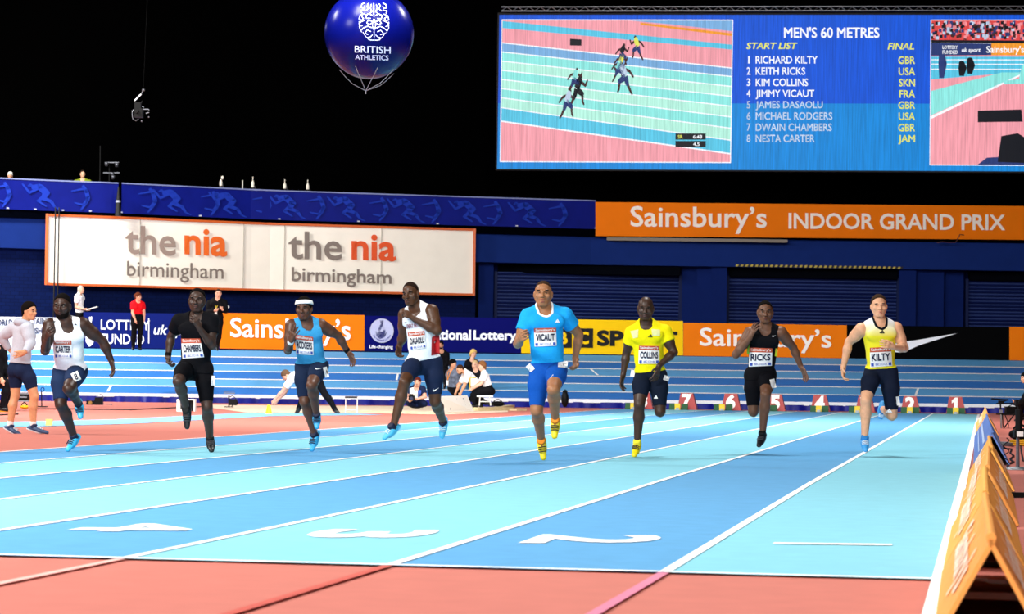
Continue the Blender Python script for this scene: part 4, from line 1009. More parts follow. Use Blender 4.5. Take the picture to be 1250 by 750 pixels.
bars(r4_, 'shirt', [z(242, 186), z(260, 186), z(260, 200), z(242, 200)]); bars(r4_, 'shorts', [z(224, 398), z(242, 398), z(242, 412), z(224, 412)])
sticker(r4_, 'shorts', rbox(*z(272, 359), 11.5, 8, 6)); sticker(r4_, 'shorts', rbox(*z(148, 372), 7, 9, -40))
bars(r4_, 'shorts', [z(266, 354), z(278, 354), z(278, 365), z(266, 365)], '#15161c')

# lane three: yellow shirt
z = zz(730, 350, 3.409)
r3 = runner(D=28.4, H=1.78, skin='#3d281d', label='runner in yellow shirt, black shorts and yellow shoes, shaved head', look=(-6, -8, 0), lip='#45282a', eyes=.5,
    top=('tee', '#f0e312'), bottom=('shorts', '#141c2c', {'a': .72, 'b': .84}), hem=.045, sleeve=.42, bulk=1.02,
    shoe=('#f0d812', '#2a2c30', '#f4e23a', 'stripe', '#26262a'), stand=('ta', 0.0), curl_a=25, curl_b=22,
    **pose(z, (198, 92), (199, 152), (143, 196), (276, 190), (186, 366), (252, 370), (118, 278, -.4), (105, 365, .1), (94, 424, .2), (316, 274, .2), (254, 330, .8), (240, 386, .2),
           (172, 492, .6), (163, 655, -.6), (150, 705, 1), (258, 520, .5), (262, 478, -1), (264, 520, -.8), lean=.06, twist=.0))
bib(r3, 'shirt', [z(170, 246), z(255, 248), z(256, 322), z(168, 322)], 'COLLINS')
bars(r3, 'shirt', [z(208, 198), z(228, 198), z(228, 211), z(208, 211)], '#1c1c20'); bars(r3, 'shorts', [z(232, 452), z(249, 452), z(249, 466), z(232, 466)])
sticker(r3, 'shorts', rbox(*z(144, 362), 5, 8, 10)); sticker(r3, 'shorts', rbox(*z(285, 382), 7, 6, 20))
for q in ([z(134, 186), z(168, 178), z(166, 212), z(146, 216)], [z(222, 176), z(258, 180), z(258, 206), z(226, 206)]):
    V, Fc = gridpatch(4, 4); decal(r3, 'shirt', q, V, Fc, mat('panel_pale', '#dede9a', .7), 'chest_panel', r3['ob'], .006)

# lane two: black vest
z = zz(880, 350, 3.409)
r2 = runner(D=30.2, H=1.80, skin='#6a4632', label='runner in black vest and black shorts in front of the orange board', look=(-2, -2, 0), lip='#5c3430', brow='#140c08',
    top=('singlet', '#0e0e12'), bottom=('shorts', '#0d0d12', {'a': .84, 'b': .72}), hair=('#0e0a08', .004, 0, .104), hem=-.06, bulk=1.0, arm=1.06,
    shoe=('#121218', '#22222a', '#0c0c10', 'laces', '#4a4a52'), curl_a=14, curl_b=18,
    **pose(z, (184, 108), (187, 168), (122, 194), (248, 192), (132, 368), (196, 366), (62, 284, .4), (120, 216, 1), (140, 168, .3), (300, 252, -.5), (332, 332, -.4), (354, 374, .1),
           (135, 520, .6), (142, 478, -1), (142, 530, -.8), (186, 452, 1), (173, 618, -.6), (157, 664, 1), lean=.10, twist=-.02))
bib(r2, 'singlet', [z(118, 254), z(214, 258), z(212, 330), z(116, 334)], 'RICKS')
swoosh(r2, 'singlet', [z(214, 202), z(230, 202), z(230, 210), z(214, 210)])
for c, q in (('#86c832', [z(110, 238), z(119, 240), z(118, 282), z(108, 282)]), ('#d8dc3c', [z(228, 256), z(236, 262), z(234, 292), z(224, 290)])):
    V, Fc = gridpatch(2, 6); decal(r2, 'singlet', q, V, Fc, mat('side_'+c, c, .6), 'side_panel', r2['ob'], .007)
sticker(r2, 'shorts', rbox(*z(217, 404), 6, 11, -14))

# lane one: yellow and white vest
z = zz(1000, 345, 3.336)
kil = fade_mat('cloth_yellow_fade', '#f0e21e', '#f0f2fa', 1.30, 1.50)
r1 = runner(D=30.0, H=1.82, skin='#dda580', label='pale runner in yellow and white vest with light blue shoes, rightmost sprinter', look=(0, 0, 2), lip='#c07868', brow='#3a281c', eyes=.3, mouth=.5,
    trim='#15161c', top=('singlet', kil), bottom=('shorts', '#151c2e', {'a': .78, 'b': .86}), hair=('#35261b', .008, .0, .106), hem=.055, bulk=1.04, arm=1.04,
    shoe=('#3f9fe0', '#58b4ee', '#2a7fc4', 'laces', '#e0eef6'), curl_a=38, curl_b=30,
    **pose(z, (243, 98), (245, 158), (172, 192), (312, 188), (218, 366), (286, 366), (121, 242, -.5), (98, 345, -.1), (97, 388, .3), (348, 268, .2), (302, 264, 1), (266, 250, .7),
           (190, 482, 1), (185, 640, -.5), (189, 686, 1), (296, 540, .5), (258, 516, -1), (250, 555, -.5), lean=.08, twist=.02))
bib(r1, 'singlet', [z(206, 266), z(292, 262), z(298, 340), z(208, 346)], 'KILTY')
bars(r1, 'singlet', [z(246, 191), z(266, 191), z(266, 207), z(246, 207)], '#1c1c20'); bars(r1, 'shorts', [z(270, 514), z(298, 514), z(298, 530), z(270, 530)])
sticker(r1, 'shorts', rbox(*z(321, 483), 4, 11, -6))

# ------------------------------------------------------------------ people round the track
def bg(z, D, label, skin, **k):
    k.setdefault('h', .014); k.setdefault('name', 'person'); k.setdefault('gloss', .6)
    return person(dict(D=D, label=label, skin=skin, **k))
# bystander with a hood, hands on his hips, seen from behind
z = zz(0, 360, 3.943)
person(dict(D=35.6, H=1.80, h=.009, skin='#d79a70', label='young man in grey hooded top and navy shorts watching with hands on hips', look=(62, -4, 0), brow='#140e0a', lip='#b06a5c',
    top=('long', '#b9bcc6'), topname='hooded_top', bottom=('shorts', '#1a2440', .72), hair=('#120d0b', .014, .05, .078), hem=.06, waist=.16, hood='#b0b4c0', sleeve=.9, curl=30,
    shoe=('#2c4a70', '#d8dce0', '#1a2a4c', 'laces', '#e8e8ee'), socks='#eeeeee', stand=('ta', 0.0), nohood=False,
    core=dict(pa=(*z(118, 352), .06), pb=(*z(72, 352), -.04), neck=(*z(112, 148), .0), head=(*z(142, 80), .03), sa=(*z(132, 166), .12), sb=(*z(70, 160), -.10)),
    chain=dict(ea=('sa', 'ua', *z(150, 232), .3), wa=('ea', 'fa', *z(124, 272), .5), ha=('wa', .17, *z(92, 284), .4), eb=('sb', 'ua', *z(6, 200), -.4), wb=('eb', 'fa', *z(40, 258), -.3), hb=('wb', .17, *z(64, 280), -.2),
               ka=('pa', 'th', *z(166, 490), .2), aa=('ka', 'sh', *z(160, 638), -.3), ta=('aa', .19, *z(232, 664), .1), kb=('pb', 'th', *z(74, 484), .0), ab=('kb', 'sh', *z(48, 640), -.2), tb=('ab', .19, *z(100, 672), .2))))
# man in white shirt behind the boards
z = zz(0, 340, 6.25)
person(dict(D=81.4, H=1.80, h=.016, skin='#d8a184', label='grey-haired official in white shirt behind the boards holding a clipboard', look=(70, 0, 0), top=('tee', '#f0f0f2'), bottom=('trousers', '#101014', .95), hair=('#b8b0a8', .003, .04, .075), waist=.12, hem=.05, belly=.3,
    core=dict(pa=(*z(600, 290), .14), pb=(*z(612, 290), -.12), neck=(*z(608, 118), 0), head=(*z(618, 86), 0), sa=(*z(588, 140), .18), sb=(*z(622, 140), -.16)),
    chain=dict(ea=('sa', 'ua', *z(580, 220), .5), wa=('ea', 'fa', *z(640, 236), .3), ha=('wa', .17, *z(668, 238), .2), eb=('sb', 'ua', *z(605, 222), -.3), wb=('eb', 'fa', *z(660, 244), 0), hb=('wb', .17, *z(690, 240), 0),
               ka=('pa', 'th', *z(600, 400), .1), aa=('ka', 'sh', *z(595, 512), 0), ta=('aa', .19, *z(628, 530), .2), kb=('pb', 'th', *z(615, 400), 0), ab=('kb', 'sh', *z(610, 512), 0), tb=('ab', .19, *z(645, 530), 0))))
mb = MB(); c = at(*z(704, 229), 81.15); d = nrm(RH*.96+Z0*.28); mb.box(c, d, nrm(np.cross(Z0, d)), np.cross(d, nrm(np.cross(Z0, d))), .17, .12, .012); tag(mb.build('clipboard', mat('paper_white', '#ecebe6', .6)), 'pale clipboard in the hand of the official in white', 'clipboard')
# woman in red
person(dict(D=80.35, H=1.70, h=.014, skin='#d9a084', female=1, label='woman in red polo shirt and black trousers standing before the blue board', look=(60, -3, 0), top=('tee', '#d81620'), bottom=('trousers', '#0d0d11', .96), hair=('#5a2c1c', .014, .09, .050, [(0, .03, -.12, .05)]), waist=.10, hem=.08, sleeve=.6, stand=('ta', bankz(80.3)), shoe=('#0c0c0e', '#0c0c0e', '#0c0c0e'), curl=50,
    core=dict(pa=(*z(1024, 300), .04), pb=(*z(1070, 300), -.04), neck=(*z(1050, 172), 0), head=(*z(1055, 141), .02), sa=(*z(1016, 196), .06), sb=(*z(1086, 198), -.06)),
    chain=dict(ea=('sa', 'ua', *z(1012, 264), .2), wa=('ea', 'fa', *z(1030, 312), .4), ha=('wa', .15, *z(1038, 342), .2), eb=('sb', 'ua', *z(1098, 258), 0), wb=('eb', 'fa', *z(1100, 308), .1), hb=('wb', .15, *z(1098, 340), 0),
               ka=('pa', 'th', *z(1022, 420), .1), aa=('ka', 'sh', *z(1016, 528), -.2), ta=('aa', .19, *z(1012, 546), .6), kb=('pb', 'th', *z(1070, 420), .1), ab=('kb', 'sh', *z(1066, 528), -.2), tb=('ab', .19, *z(1076, 546), .6))))
# man in black with papers
z = zz(150, 340, 4.032)
person(dict(D=80.35, H=1.82, h=.014, skin='#d8a088', label='man in black jacket with a yellow lanyard standing by the orange board', look=(12, -6, 0), top=('long', '#0e0e12'), bottom=('trousers', '#0d0d11', .96), hair=('#3a2a22', .003, 0, .078), lanyard='#d8c040', stand=('tb', bankz(80.3)), shoe=('#0c0c0e', '#0c0c0e', '#0c0c0e'), hem=-.02, belly=.3, curl=50,
    core=dict(pa=(*z(438, 190), .0), pb=(*z(476, 190), 0), neck=(*z(466, 104), .02), head=(*z(470, 75), .04), sa=(*z(428, 122), .0), sb=(*z(500, 120), 0)),
    chain=dict(ea=('sa', 'ua', *z(416, 166), .2), wa=('ea', 'fa', *z(450, 160), 1), ha=('wa', .17, *z(468, 152), .5), eb=('sb', 'ua', *z(508, 162), .2), wb=('eb', 'fa', *z(492, 156), 1), hb=('wb', .17, *z(486, 148), .3),
               ka=('pa', 'th', *z(448, 268), .1), aa=('ka', 'sh', *z(446, 336), -.2), ta=('aa', .19, *z(442, 352), .5), kb=('pb', 'th', *z(474, 268), .1), ab=('kb', 'sh', *z(464, 338), -.2), tb=('ab', .19, *z(466, 354), .6))))
mb = MB(); mb.prism([at(*z(*q), 79.85) for q in ((486, 150), (512, 127), (525, 142), (498, 167))], FH*.015); tag(mb.build('paper_sheaf', mat('paper_white', '#ecebe6', .6)), 'white sheaf of papers held by the man in black', 'papers')
# official bending to a cone
z = zz(300, 360, 4.6875)
person(dict(D=56.8, H=1.70, h=.013, skin='#d69a80', label='official in white shirt bending down to a yellow cone', look=(-75, -50, 0), top=('tee', '#eef0f4'), bottom=('trousers', '#0e0e12', .96), hair=('#5c4634', .008, .05, .058), lanyard='#3a4a7a', shoe=('#141416', '#b02018', '#141416'), hem=.0, curl=30,
    core=dict(pa=(*z(398, 452), -.10), pb=(*z(398, 456), .12), neck=(*z(252, 474), 0), head=(*z(230, 462), 0), sa=(*z(262, 482), -.18), sb=(*z(258, 490), .18)),
    chain=dict(ea=('sa', 'ua', *z(225, 560), 0), wa=('ea', 'fa', *z(185, 600), .0), ha=('wa', .17, *z(158, 634), .0), eb=('sb', 'ua', *z(208, 556), 0), wb=('eb', 'fa', *z(166, 598), -.2), hb=('wb', .17, *z(142, 634), -.2),
               ka=('pa', 'th', *z(345, 560), .0), aa=('ka', 'sh', *z(302, 652), 0), ta=('aa', .19, *z(284, 676), .2), kb=('pb', 'th', *z(455, 572), .2), ab=('kb', 'sh', *z(512, 658), 0), tb=('ab', .19, *z(536, 676), .3))))
# crouched photographer
z = zz(480, 440, 10.71)
phg = person(dict(D=66.0, H=1.75, h=.014, skin='#d8a088', label='photographer in white and blue bib sitting on the floor behind the sand pit edge', look=(-8, -4, 0), top=('tee', '#1a2444'), bottom=('trousers', '#131c3a', .96), hair=('#5a241c', .015, .02, .050), shoe=('#101014', '#101014', '#101014'), curl=50,
    core=dict(pa=(*z(260, 560), -.1), pb=(*z(340, 560), -.1), neck=(*z(305, 345), .08), head=(*z(318, 285), .12), sa=(*z(225, 385), .06), sb=(*z(385, 375), .06)),
    chain=dict(ea=('sa', 'ua', *z(168, 480), .3), wa=('ea', 'fa', *z(208, 540), .8), ha=('wa', .17, *z(232, 520), .3), eb=('sb', 'ua', *z(420, 478), .3), wb=('eb', 'fa', *z(310, 508), .8), hb=('wb', .17, *z(262, 505), .2),
               ka=('pa', 'th', *z(200, 560), .9), aa=('ka', 'sh', *z(290, 590), -.6), ta=('aa', .19, *z(330, 598), .2), kb=('pb', 'th', *z(410, 570), .9), ab=('kb', 'sh', *z(330, 595), -.6), tb=('ab', .19, *z(280, 600), .2))))
V, Fc = gridpatch(8, 8)
decal(phg, 'shirt', [z(218, 365), z(316, 345), z(322, 495), z(212, 480)], V, Fc, mat('bib_white', '#f2f0ee', .7, .2), 'press_bib', phg['ob'], .012)
decal(phg, 'shirt', [z(322, 385), z(366, 390), z(362, 490), z(320, 490)], V, Fc, mat('bib_blue', '#2440a8', .7, .1), 'press_bib', phg['ob'], .014)
# the measuring crew by the pit
z = zz(540, 420, 8.34)
def sit(z, D, label, skin, head, neck, sa, sb, pa, pb, ka, kb, aa, ab, ta, tb, ea, eb, wa, wb, ha, hb, dz=(0,)*14, **k):
    """seated or kneeling figure: every joint with its own depth offset"""
    n = 'neck head sa sb pa pb'.split(); core = {a: (*z(*b[:2]), b[2]) for a, b in zip(n, (neck, head, sa, sb, pa, pb))}
    ch = {}
    for nm, par, L, j in (('ea', 'sa', 'ua', ea), ('wa', 'ea', 'fa', wa), ('ha', 'wa', .15, ha), ('eb', 'sb', 'ua', eb), ('wb', 'eb', 'fa', wb), ('hb', 'wb', .15, hb), ('ka', 'pa', 'th', ka), ('aa', 'ka', 'sh', aa), ('ta', 'aa', .18, ta), ('kb', 'pb', 'th', kb), ('ab', 'kb', 'sh', ab), ('tb', 'ab', .18, tb)):
        ch[nm] = (par, L, *z(j[0], j[1]), j[2])
    k.setdefault('h', .014)
    return person(dict(D=D, label=label, skin=skin, core=core, chain=ch, **k))
# woman on the stool, facing left
sit(z, 65.5, 'woman with brown bobbed hair in white shirt sitting on a small stool', '#dba88e', (402, 226, .0), (418, 290, 0), (425, 318, -.16), (430, 322, .16), (478, 470, -.1), (478, 474, .1), (330, 500, 0), (315, 518, 0), (345, 615, 0), (328, 625, 0), (300, 628, 0), (285, 636, 0),
    (385, 400, 0), (402, 402, .2), (310, 445, .2), (320, 450, .2), (285, 462, 0), (282, 468, .1), female=1, H=1.68, look=(-72, -6, 0), top=('tee', '#f2f2f4'), bottom=('trousers', '#0e0e12', .96), hair=('#7a5030', .02, .10, .058, [(-.058, -.01, -.045, .058), (-.058, -.07, -.055, .05), (.058, -.01, -.045, .058), (.058, -.07, -.055, .05)]), shoe=('#141416', '#141416', '#141416'), waist=.12, hem=.06, sleeve=.7, curl=45)
# man leaning forward
sit(z, 66.9, 'balding man in white shirt kneeling and reaching down to the white board', '#d29a78', (180, 262, .05), (232, 285, 0), (232, 318, -.16), (262, 312, .16), (385, 450, -.1), (395, 455, .1), (300, 560, 0), (330, 580, .1), (420, 590, -.2), (440, 600, -.2), (450, 612, 0), (470, 615, 0),
    (172, 420, -.1), (225, 425, .2), (145, 480, 0), (195, 485, 0), (132, 512, 0), (178, 515, 0), H=1.78, look=(-60, -32, 0), top=('tee', '#f2f2f4'), bottom=('trousers', '#0e0e12', .96), hair=('#3a2418', .003, .03, .085), beard='#6a4630', shoe=('#141416', '#141416', '#141416'), waist=.1, hem=.03, sleeve=.7, belly=.2, curl=30)
# camouflage jacket
cam_m = mat('camouflage', '#5a6274', .8, .2, var=.75, scale=9)
sit(z, 67.8, 'person in mottled grey jacket with orange lanyard crouching left of the white shirts', '#c98f70', (108, 205, .05), (104, 265, 0), (70, 300, -.1), (150, 296, .12), (90, 440, -.1), (110, 445, .1), (150, 545, .3), (178, 550, .3), (122, 622, -.3), (150, 628, -.3), (160, 655, 0), (185, 658, 0),
    (60, 390, .1), (165, 380, .2), (110, 410, .6), (150, 420, .5), (140, 410, .2), (165, 408, .2), H=1.72, look=(60, -8, 0), top=('long', cam_m), bottom=('trousers', '#101014', .96), hair=('#0e0b0a', .015, .06, .052), lanyard='#e08a2a', shoe=('#141416', '#141416', '#141416'), waist=.08, hem=.0, curl=40)
# blonde behind
sit(z, 76.2, 'blonde woman in black sitting behind the man in white', '#dba88e', (318, 100, .0), (300, 160, 0), (258, 190, .0), (340, 190, 0), (255, 330, -.1), (310, 330, .1), (280, 360, .9), (330, 360, .9), (285, 470, .2), (335, 470, .2), (280, 490, .6), (330, 490, .6),
    (230, 270, .2), (352, 270, .2), (262, 320, .5), (335, 320, .5), (280, 335, .2), (320, 335, .2), female=1, H=1.68, look=(30, -8, 0), top=('long', '#0d0d11'), bottom=('trousers', '#101014', .96), hair=('#d8b468', .022, .12, .056, [(-.055, -.02, -.05, .062), (-.06, -.09, -.06, .055), (.055, -.02, -.05, .062), (.055, -.09, -.06, .05), (0, .06, -.05, .08)]), shoe=('#141416', '#141416', '#141416'), curl=40)
# face between
sit(z, 68.7, 'man half hidden between the kneeling man and the brown-haired woman', '#d8a58c', (332, 214, .0), (338, 268, 0), (318, 300, .0), (395, 300, 0), (330, 440, -.1), (380, 440, .1), (340, 510, .9), (390, 510, .9), (345, 640, .2), (395, 640, .2), (340, 662, .6), (390, 662, .6),
    (312, 380, .2), (402, 380, .2), (335, 430, .5), (385, 430, .5), (350, 440, .2), (375, 440, .2), H=1.76, look=(-20, -8, 0), top=('long', '#14141a'), bottom=('trousers', '#101014', .96), hair=('#b89a70', .004, .03, .078), shoe=('#141416', '#141416', '#141416'), curl=40)
# person behind the white and red runner
z = zz(430, 370, 5.357)
sit(z, 76.4, 'dark-haired person in black seen past the hip of the runner in white and red', '#c08868', (578, 275, .0), (585, 315, 0), (565, 340, .0), (618, 340, 0), (570, 430, -.1), (605, 430, .1), (575, 450, .9), (605, 450, .9), (575, 530, .2), (605, 530, .2), (572, 545, .6), (602, 545, .6),
    (556, 395, .2), (622, 392, .2), (570, 425, .5), (610, 425, .5), (580, 435, .2), (600, 435, .2), H=1.74, look=(-10, -4, 0), top=('long', '#0d0d11'), bottom=('trousers', '#101014', .96), hair=('#100c0a', .010, .03, .056), beard='#1a120e', shoe=('#141416', '#141416', '#141416'), curl=40)
# right edge, seated at the camera table
z = zz(1190, 440, 5.0)
sit(z, 60.0, 'dark-haired person in black at the right edge beside the camera table', '#c98f70', (305, 108, .0), (322, 165, 0), (322, 205, .15), (345, 205, -.12), (365, 288, .1), (370, 288, -.1), (262, 262, .3), (270, 265, .1), (275, 352, 0), (285, 355, 0), (240, 368, 0), (250, 370, 0),
    (292, 250, .2), (330, 250, .2), (262, 258, .5), (275, 262, .3), (240, 250, .2), (246, 252, .2), H=1.75, look=(-70, -8, 0), top=('long', '#0c0c10'), bottom=('trousers', '#101014', .96), hair=('#0e0b0a', .014, .05, .052), shoe=('#141416', '#141416', '#141416'), curl=40)
# left edge, crouched at the rack
z = zz(0, 360, 3.943)
sit(z, 47.0, 'person in black crouching behind the hooded bystander at the left edge', '#d0997c', (-42, 205, .0), (-25, 250, 0), (-35, 275, .15), (10, 268, -.1), (-30, 420, .1), (0, 420, -.1), (42, 430, .2), (50, 440, 0), (10, 545, -.2), (20, 545, -.3), (50, 552, .1), (60, 552, 0),
    (-30, 360, .2), (22, 340, .0), (5, 400, .4), (40, 395, .2), (14, 425, .2), (52, 420, .2), H=1.76, look=(60, -8, 0), top=('long', '#0c0c10'), bottom=('trousers', '#0f0f14', .96), hair=('#1a120e', .012, .03, .056), shoe=('#141416', '#141416', '#141416'), curl=40)
# heads over the balcony front
def head_only(z, D, label, skin, c, **k):
    core = dict(pa=(c[0]-3, c[1]+34, 0), pb=(c[0]+3, c[1]+34, 0), neck=(c[0], c[1]+7, 0), head=(c[0], c[1], .03), sa=(c[0]-8, c[1]+10, 0), sb=(c[0]+8, c[1]+10, 0))
    ch = dict(ea=('sa', 'ua', c[0]-10, c[1]+22, .2), wa=('ea', 'fa', c[0]-5, c[1]+28, .9), ha=('wa', .15, c[0]-2, c[1]+27, .4), eb=('sb', 'ua', c[0]+10, c[1]+22, .2), wb=('eb', 'fa', c[0]+5, c[1]+28, .9), hb=('wb', .15, c[0]+2, c[1]+27, .4),
              ka=('pa', 'th', c[0]-4, c[1]+38, .9), aa=('ka', 'sh', c[0]-4, c[1]+54, -.2), ta=('aa', .18, c[0]-4, c[1]+56, .8), kb=('pb', 'th', c[0]+4, c[1]+38, .9), ab=('kb', 'sh', c[0]+4, c[1]+54, -.2), tb=('ab', .18, c[0]+4, c[1]+56, .8))
    return person(dict(D=D, label=label, skin=skin, core=core, chain=ch, h=.016, **k))
head_only(None, 84.6, 'spectator in olive green top looking over the balcony banner', '#d8a584', (101, 212.5), look=(20, 0, 0), top=('tee', '#7c8a20'), bottom=('trousers', '#16161c', .96), hair=('#2a1e16', .004, .02, .072), shoe=('#141416',)*3)
head_only(None, 83.6, 'spectator with pale cap at the far left of the balcony', '#c08a6c', (12.5, 214.5), look=(0, -6, 0), top=('tee', '#101216'), bottom=('trousers', '#16161c', .96), hair=('#e0ded8', .008, .0, .048), shoe=('#141416',)*3)
# ------------------------------------------------------------------ lane markers and starting blocks
MRED = mat('marker_red', '#a62826', .5, .4, var=.05); MDK = mat('marker_side_shaded', '#8a1f1e', .5, .4); MWH = mat('marker_white', '#f6f4f0', .5)  # right side of each box in darker red, its shade put into the colour
def xm(k): return 1165-(k-1)*55.2+(1.5 if k > 3 else 0)
RED_LBL = {1: 'rightmost red lane marker box with a white number 1', 2: 'red lane marker box with a white number 2', 3: 'red lane marker box mostly hidden behind the legs of the pale runner',
    4: 'red lane marker box with a white number 4', 5: 'red lane marker box with a white number 5', 6: 'red lane marker box with a white number 6', 7: 'red lane marker box with a white number 7',
    8: 'red number 8 lane marker box behind the runner in the yellow shirt'}
for k in range(1, 9):
    p = np.array([-(k-.5)*LW, 61.9, 0.004]); xl = np.array([1., 0, 0]); yl = np.array([0, 1., 0])
    r = empty('lane_marker', p); tag(r, RED_LBL[k], 'lane marker', 'numbered red lane markers behind the blocks')
    b = [p+xl*i*.27+yl*j*.20 for i, j in ((-1, -1), (1, -1), (1, 1), (-1, 1))]; t = [p+Z0*.46+xl*(i*.17-.02)+yl*j*.10 for i, j in ((-1, -1), (1, -1), (1, 1), (-1, 1))]
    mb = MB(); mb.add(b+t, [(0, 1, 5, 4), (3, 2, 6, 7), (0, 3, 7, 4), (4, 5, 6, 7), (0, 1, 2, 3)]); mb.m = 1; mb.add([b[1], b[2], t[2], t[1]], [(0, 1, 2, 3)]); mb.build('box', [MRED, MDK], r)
    V, Fc = text2d(str(k), .05); w = .27
    if k == 1: V, Fc = [(.36, 0), (.72, 0), (.72, 1), (.46, 1), (.14, .80), (.14, .60), (.36, .70)], [(0, 1, 2, 3, 4, 5, 6)]
    mesh('number', [p+xl*((u-.5)*w-.02)-yl*(.20-.10*(.04+v*.40)/.46+.008)+Z0*(.04+v*.40) for u, v in V], Fc, MWH, r)
GRN = mat('block_green', '#2f5a3a', .5); BYE = mat('block_yellow', '#e8c420', .5); ALU = mat('block_alu', '#8a8f94', .35, .5, metal=.7)
BLBL = {1: 'green and yellow starting block before marker 1', 2: 'green and yellow starting block before marker 2', 3: 'starting block behind the pale runner', 4: 'green and yellow starting block before marker 4', 5: 'green starting block before marker 5', 6: 'green starting block with yellow plate before marker 6', 7: 'green starting block before marker 7', 8: 'dark green starting block before marker 8'}
for k in range(1, 9):
    p = np.array([-(k-.5)*LW-(.0 if k in (1, 2, 4) else .18), 61.28, 0.004]); xl = np.array([1., 0, 0]); yl = np.array([0, 1., 0])
    r = empty('starting_block', p); tag(r, BLBL[k], 'starting block', 'starting blocks at the far end of the lanes')
    mb = MB(); mb.box(p+Z0*.03, xl, yl, Z0, .045, .36, .03); mb.build('rail', ALU, r)
    for s_, dy in ((-1, -.12), (1, .10)):
        q = p+xl*s_*.15+yl*dy; mb = MB()
        mb.add([q+xl*a*.09+yl*b_*.09+Z0*c for a, b_, c in ((-1, -1, .0), (1, -1, .0), (1, 1, .0), (-1, 1, .0), (-1, .2, .17), (1, .2, .17), (1, 1, .17), (-1, 1, .17))], [(0, 1, 5, 4), (1, 2, 6, 5), (2, 3, 7, 6), (3, 0, 4, 7), (4, 5, 6, 7), (0, 1, 2, 3)]); mb.build('foot_pad', GRN, r)
    mb = MB(); mb.box(p-yl*.30+Z0*.09, xl, yl, Z0, .075, .02, .085); mb.build('front_plate', BYE, r)

# ------------------------------------------------------------------ low A-shaped boards beside lane one
AOR = mat('aboard_orange', '#f0a452', .55, .2, var=.06, scale=3); AOR2 = mat('aboard_amber', '#eeaa50', .55, .2, var=.06, scale=3); ABL = mat('aboard_blue', '#5c7cc0', .5, .4, var=.12, scale=5); AWT = mat('aboard_print', '#fbe6d0', .55); ADK = mat('aboard_inner', '#7a2a14', .8, .2)
specs = [(8.55, 11.75, 1211.5, 1203.5, AOR, 'nearest low orange A-shaped board at the lower right, out of focus'),
         (11.95, 15.4, 1204, 1202.5, AOR2, 'second low orange A-shaped board from the front, behind the nearest'),
         (15.7, 20.4, 1206, 1207, AOR, 'third low orange A-shaped board from the front'),
         (20.7, 24.6, 1210, 1207.5, AOR2, 'low orange A-shaped board just in front of the blue-sided one'),
         (27.3, 42.0, 1211, 1204.3, ABL, 'low blue-sided A-shaped board in the row beside lane one'),
         (43.0, 54.0, 1205, 1202.4, AOR, 'farthest low A-shaped board, pale orange edge behind the blue one')]
for i, (d0, d1, xa, xb, m, lab) in enumerate(specs):
    Rz = .345
    def rp(x, D):                               # ridge point: column x at depth D, height Rz above the floor
        p = at(x, 500, D); p[2] = Rz; return p
    A, B_ = rp(xa, d0), rp(xb, d1); dv = nrm((B_-A)*np.array([1, 1, 0])); sd = np.array([dv[1], -dv[0], 0]); hw = .185
    a0 = empty('a_frame_board', (A+B_)/2*np.array([1, 1, 0])); tag(a0, lab, 'A-frame board', 'low A-shaped boards along lane one')
    for s_ in (-1, 1):
        mb = MB(); q0, q1 = A*np.array([1, 1, 0])+sd*s_*hw, B_*np.array([1, 1, 0])+sd*s_*hw; q0[2] = q1[2] = .012; n_ = nrm(np.cross(dv, sd*s_*hw-Z0*Rz)); n_ = n_ if n_[2] < 0 else -n_
        mb.prism([q0, q1, B_, A], n_*.016); pn = mb.build('panel', m, a0)
        L = np.linalg.norm(B_-A)
        if m is not ABL:
            V, Fc = text2d("Sainsbury's", .03)
            # reads along the board: starts far on the left face, near on the right face
            def fm(u, v, q0=q0, q1=q1): t = (.12+.76*u) if s_ > 0 else (.88-.76*u); w_ = .22+.56*v; return (q0*(1-t)+q1*t)*(1-w_)+(A*(1-t)+B_*t)*w_-n_*.006
            flat('lettering', V, Fc, fm, AWT, pn)
        else:
            mb = MB()
            for w0, w1 in ((.30, .36), (.55, .66)): mb.add([(q0*.95+q1*.05)*(1-w0)+(A*.95+B_*.05)*w0-n_*.006, (q0*.1+q1*.9)*(1-w0)+(A*.1+B_*.9)*w0-n_*.006, (q0*.1+q1*.9)*(1-w1)+(A*.1+B_*.9)*w1-n_*.006, (q0*.95+q1*.05)*(1-w1)+(A*.95+B_*.05)*w1-n_*.006], [(0, 1, 2, 3)])
            mb.build('printed_bands', mat('aboard_print_pale', '#b4c4e4', .5), pn)
    mb = MB(); mb.tube([A+Z0*.004, B_+Z0*.004], .016, 8); mb.build('hinge', m, a0)
    for D_ in (.25, .75): c = A*(1-D_)+B_*D_; mb = MB(); mb.box(c*np.array([1, 1, 0])+Z0*.10, sd, dv, Z0, hw*.70, .02, .012); mb.build('spreader', mat('spreader_white', '#d8cfc8', .5), a0)

# ------------------------------------------------------------------ balloon
BC = at(450.5, 42, 45.0); BR = 54.5*45/F
bo = empty('balloon', BC); tag(bo, 'big glossy blue balloon with a white crest floating against the dark', 'balloon')
BM = mat('balloon_blue', '#03074c', .24, .10, coat=0.0, var=.05, scale=2)
mb = MB(); V = []; prof = []
for i in range(33):
    a = math.pi*i/32; z_ = math.cos(a); r = math.sin(a)*(1+.03*math.cos(a)); prof.append((max(r, .002)*BR, z_*BR*1.0))
mb.lathe(BC, prof, 48); mb.build('skin', BM, bo, True)
def onball(px, py, lift=.004):
    d = nrm(ray(px, py)); oc = CP-BC; b_ = oc @ d; c_ = oc @ oc-(BR*1.03+lift)**2; t = -b_-math.sqrt(max(b_*b_-c_, 0)); p = CP+d*t; q = p-BC; return BC+nrm(q)*(BR*1.03+lift)
BW = mat('balloon_print', '#c4cdf0', .35, .4)
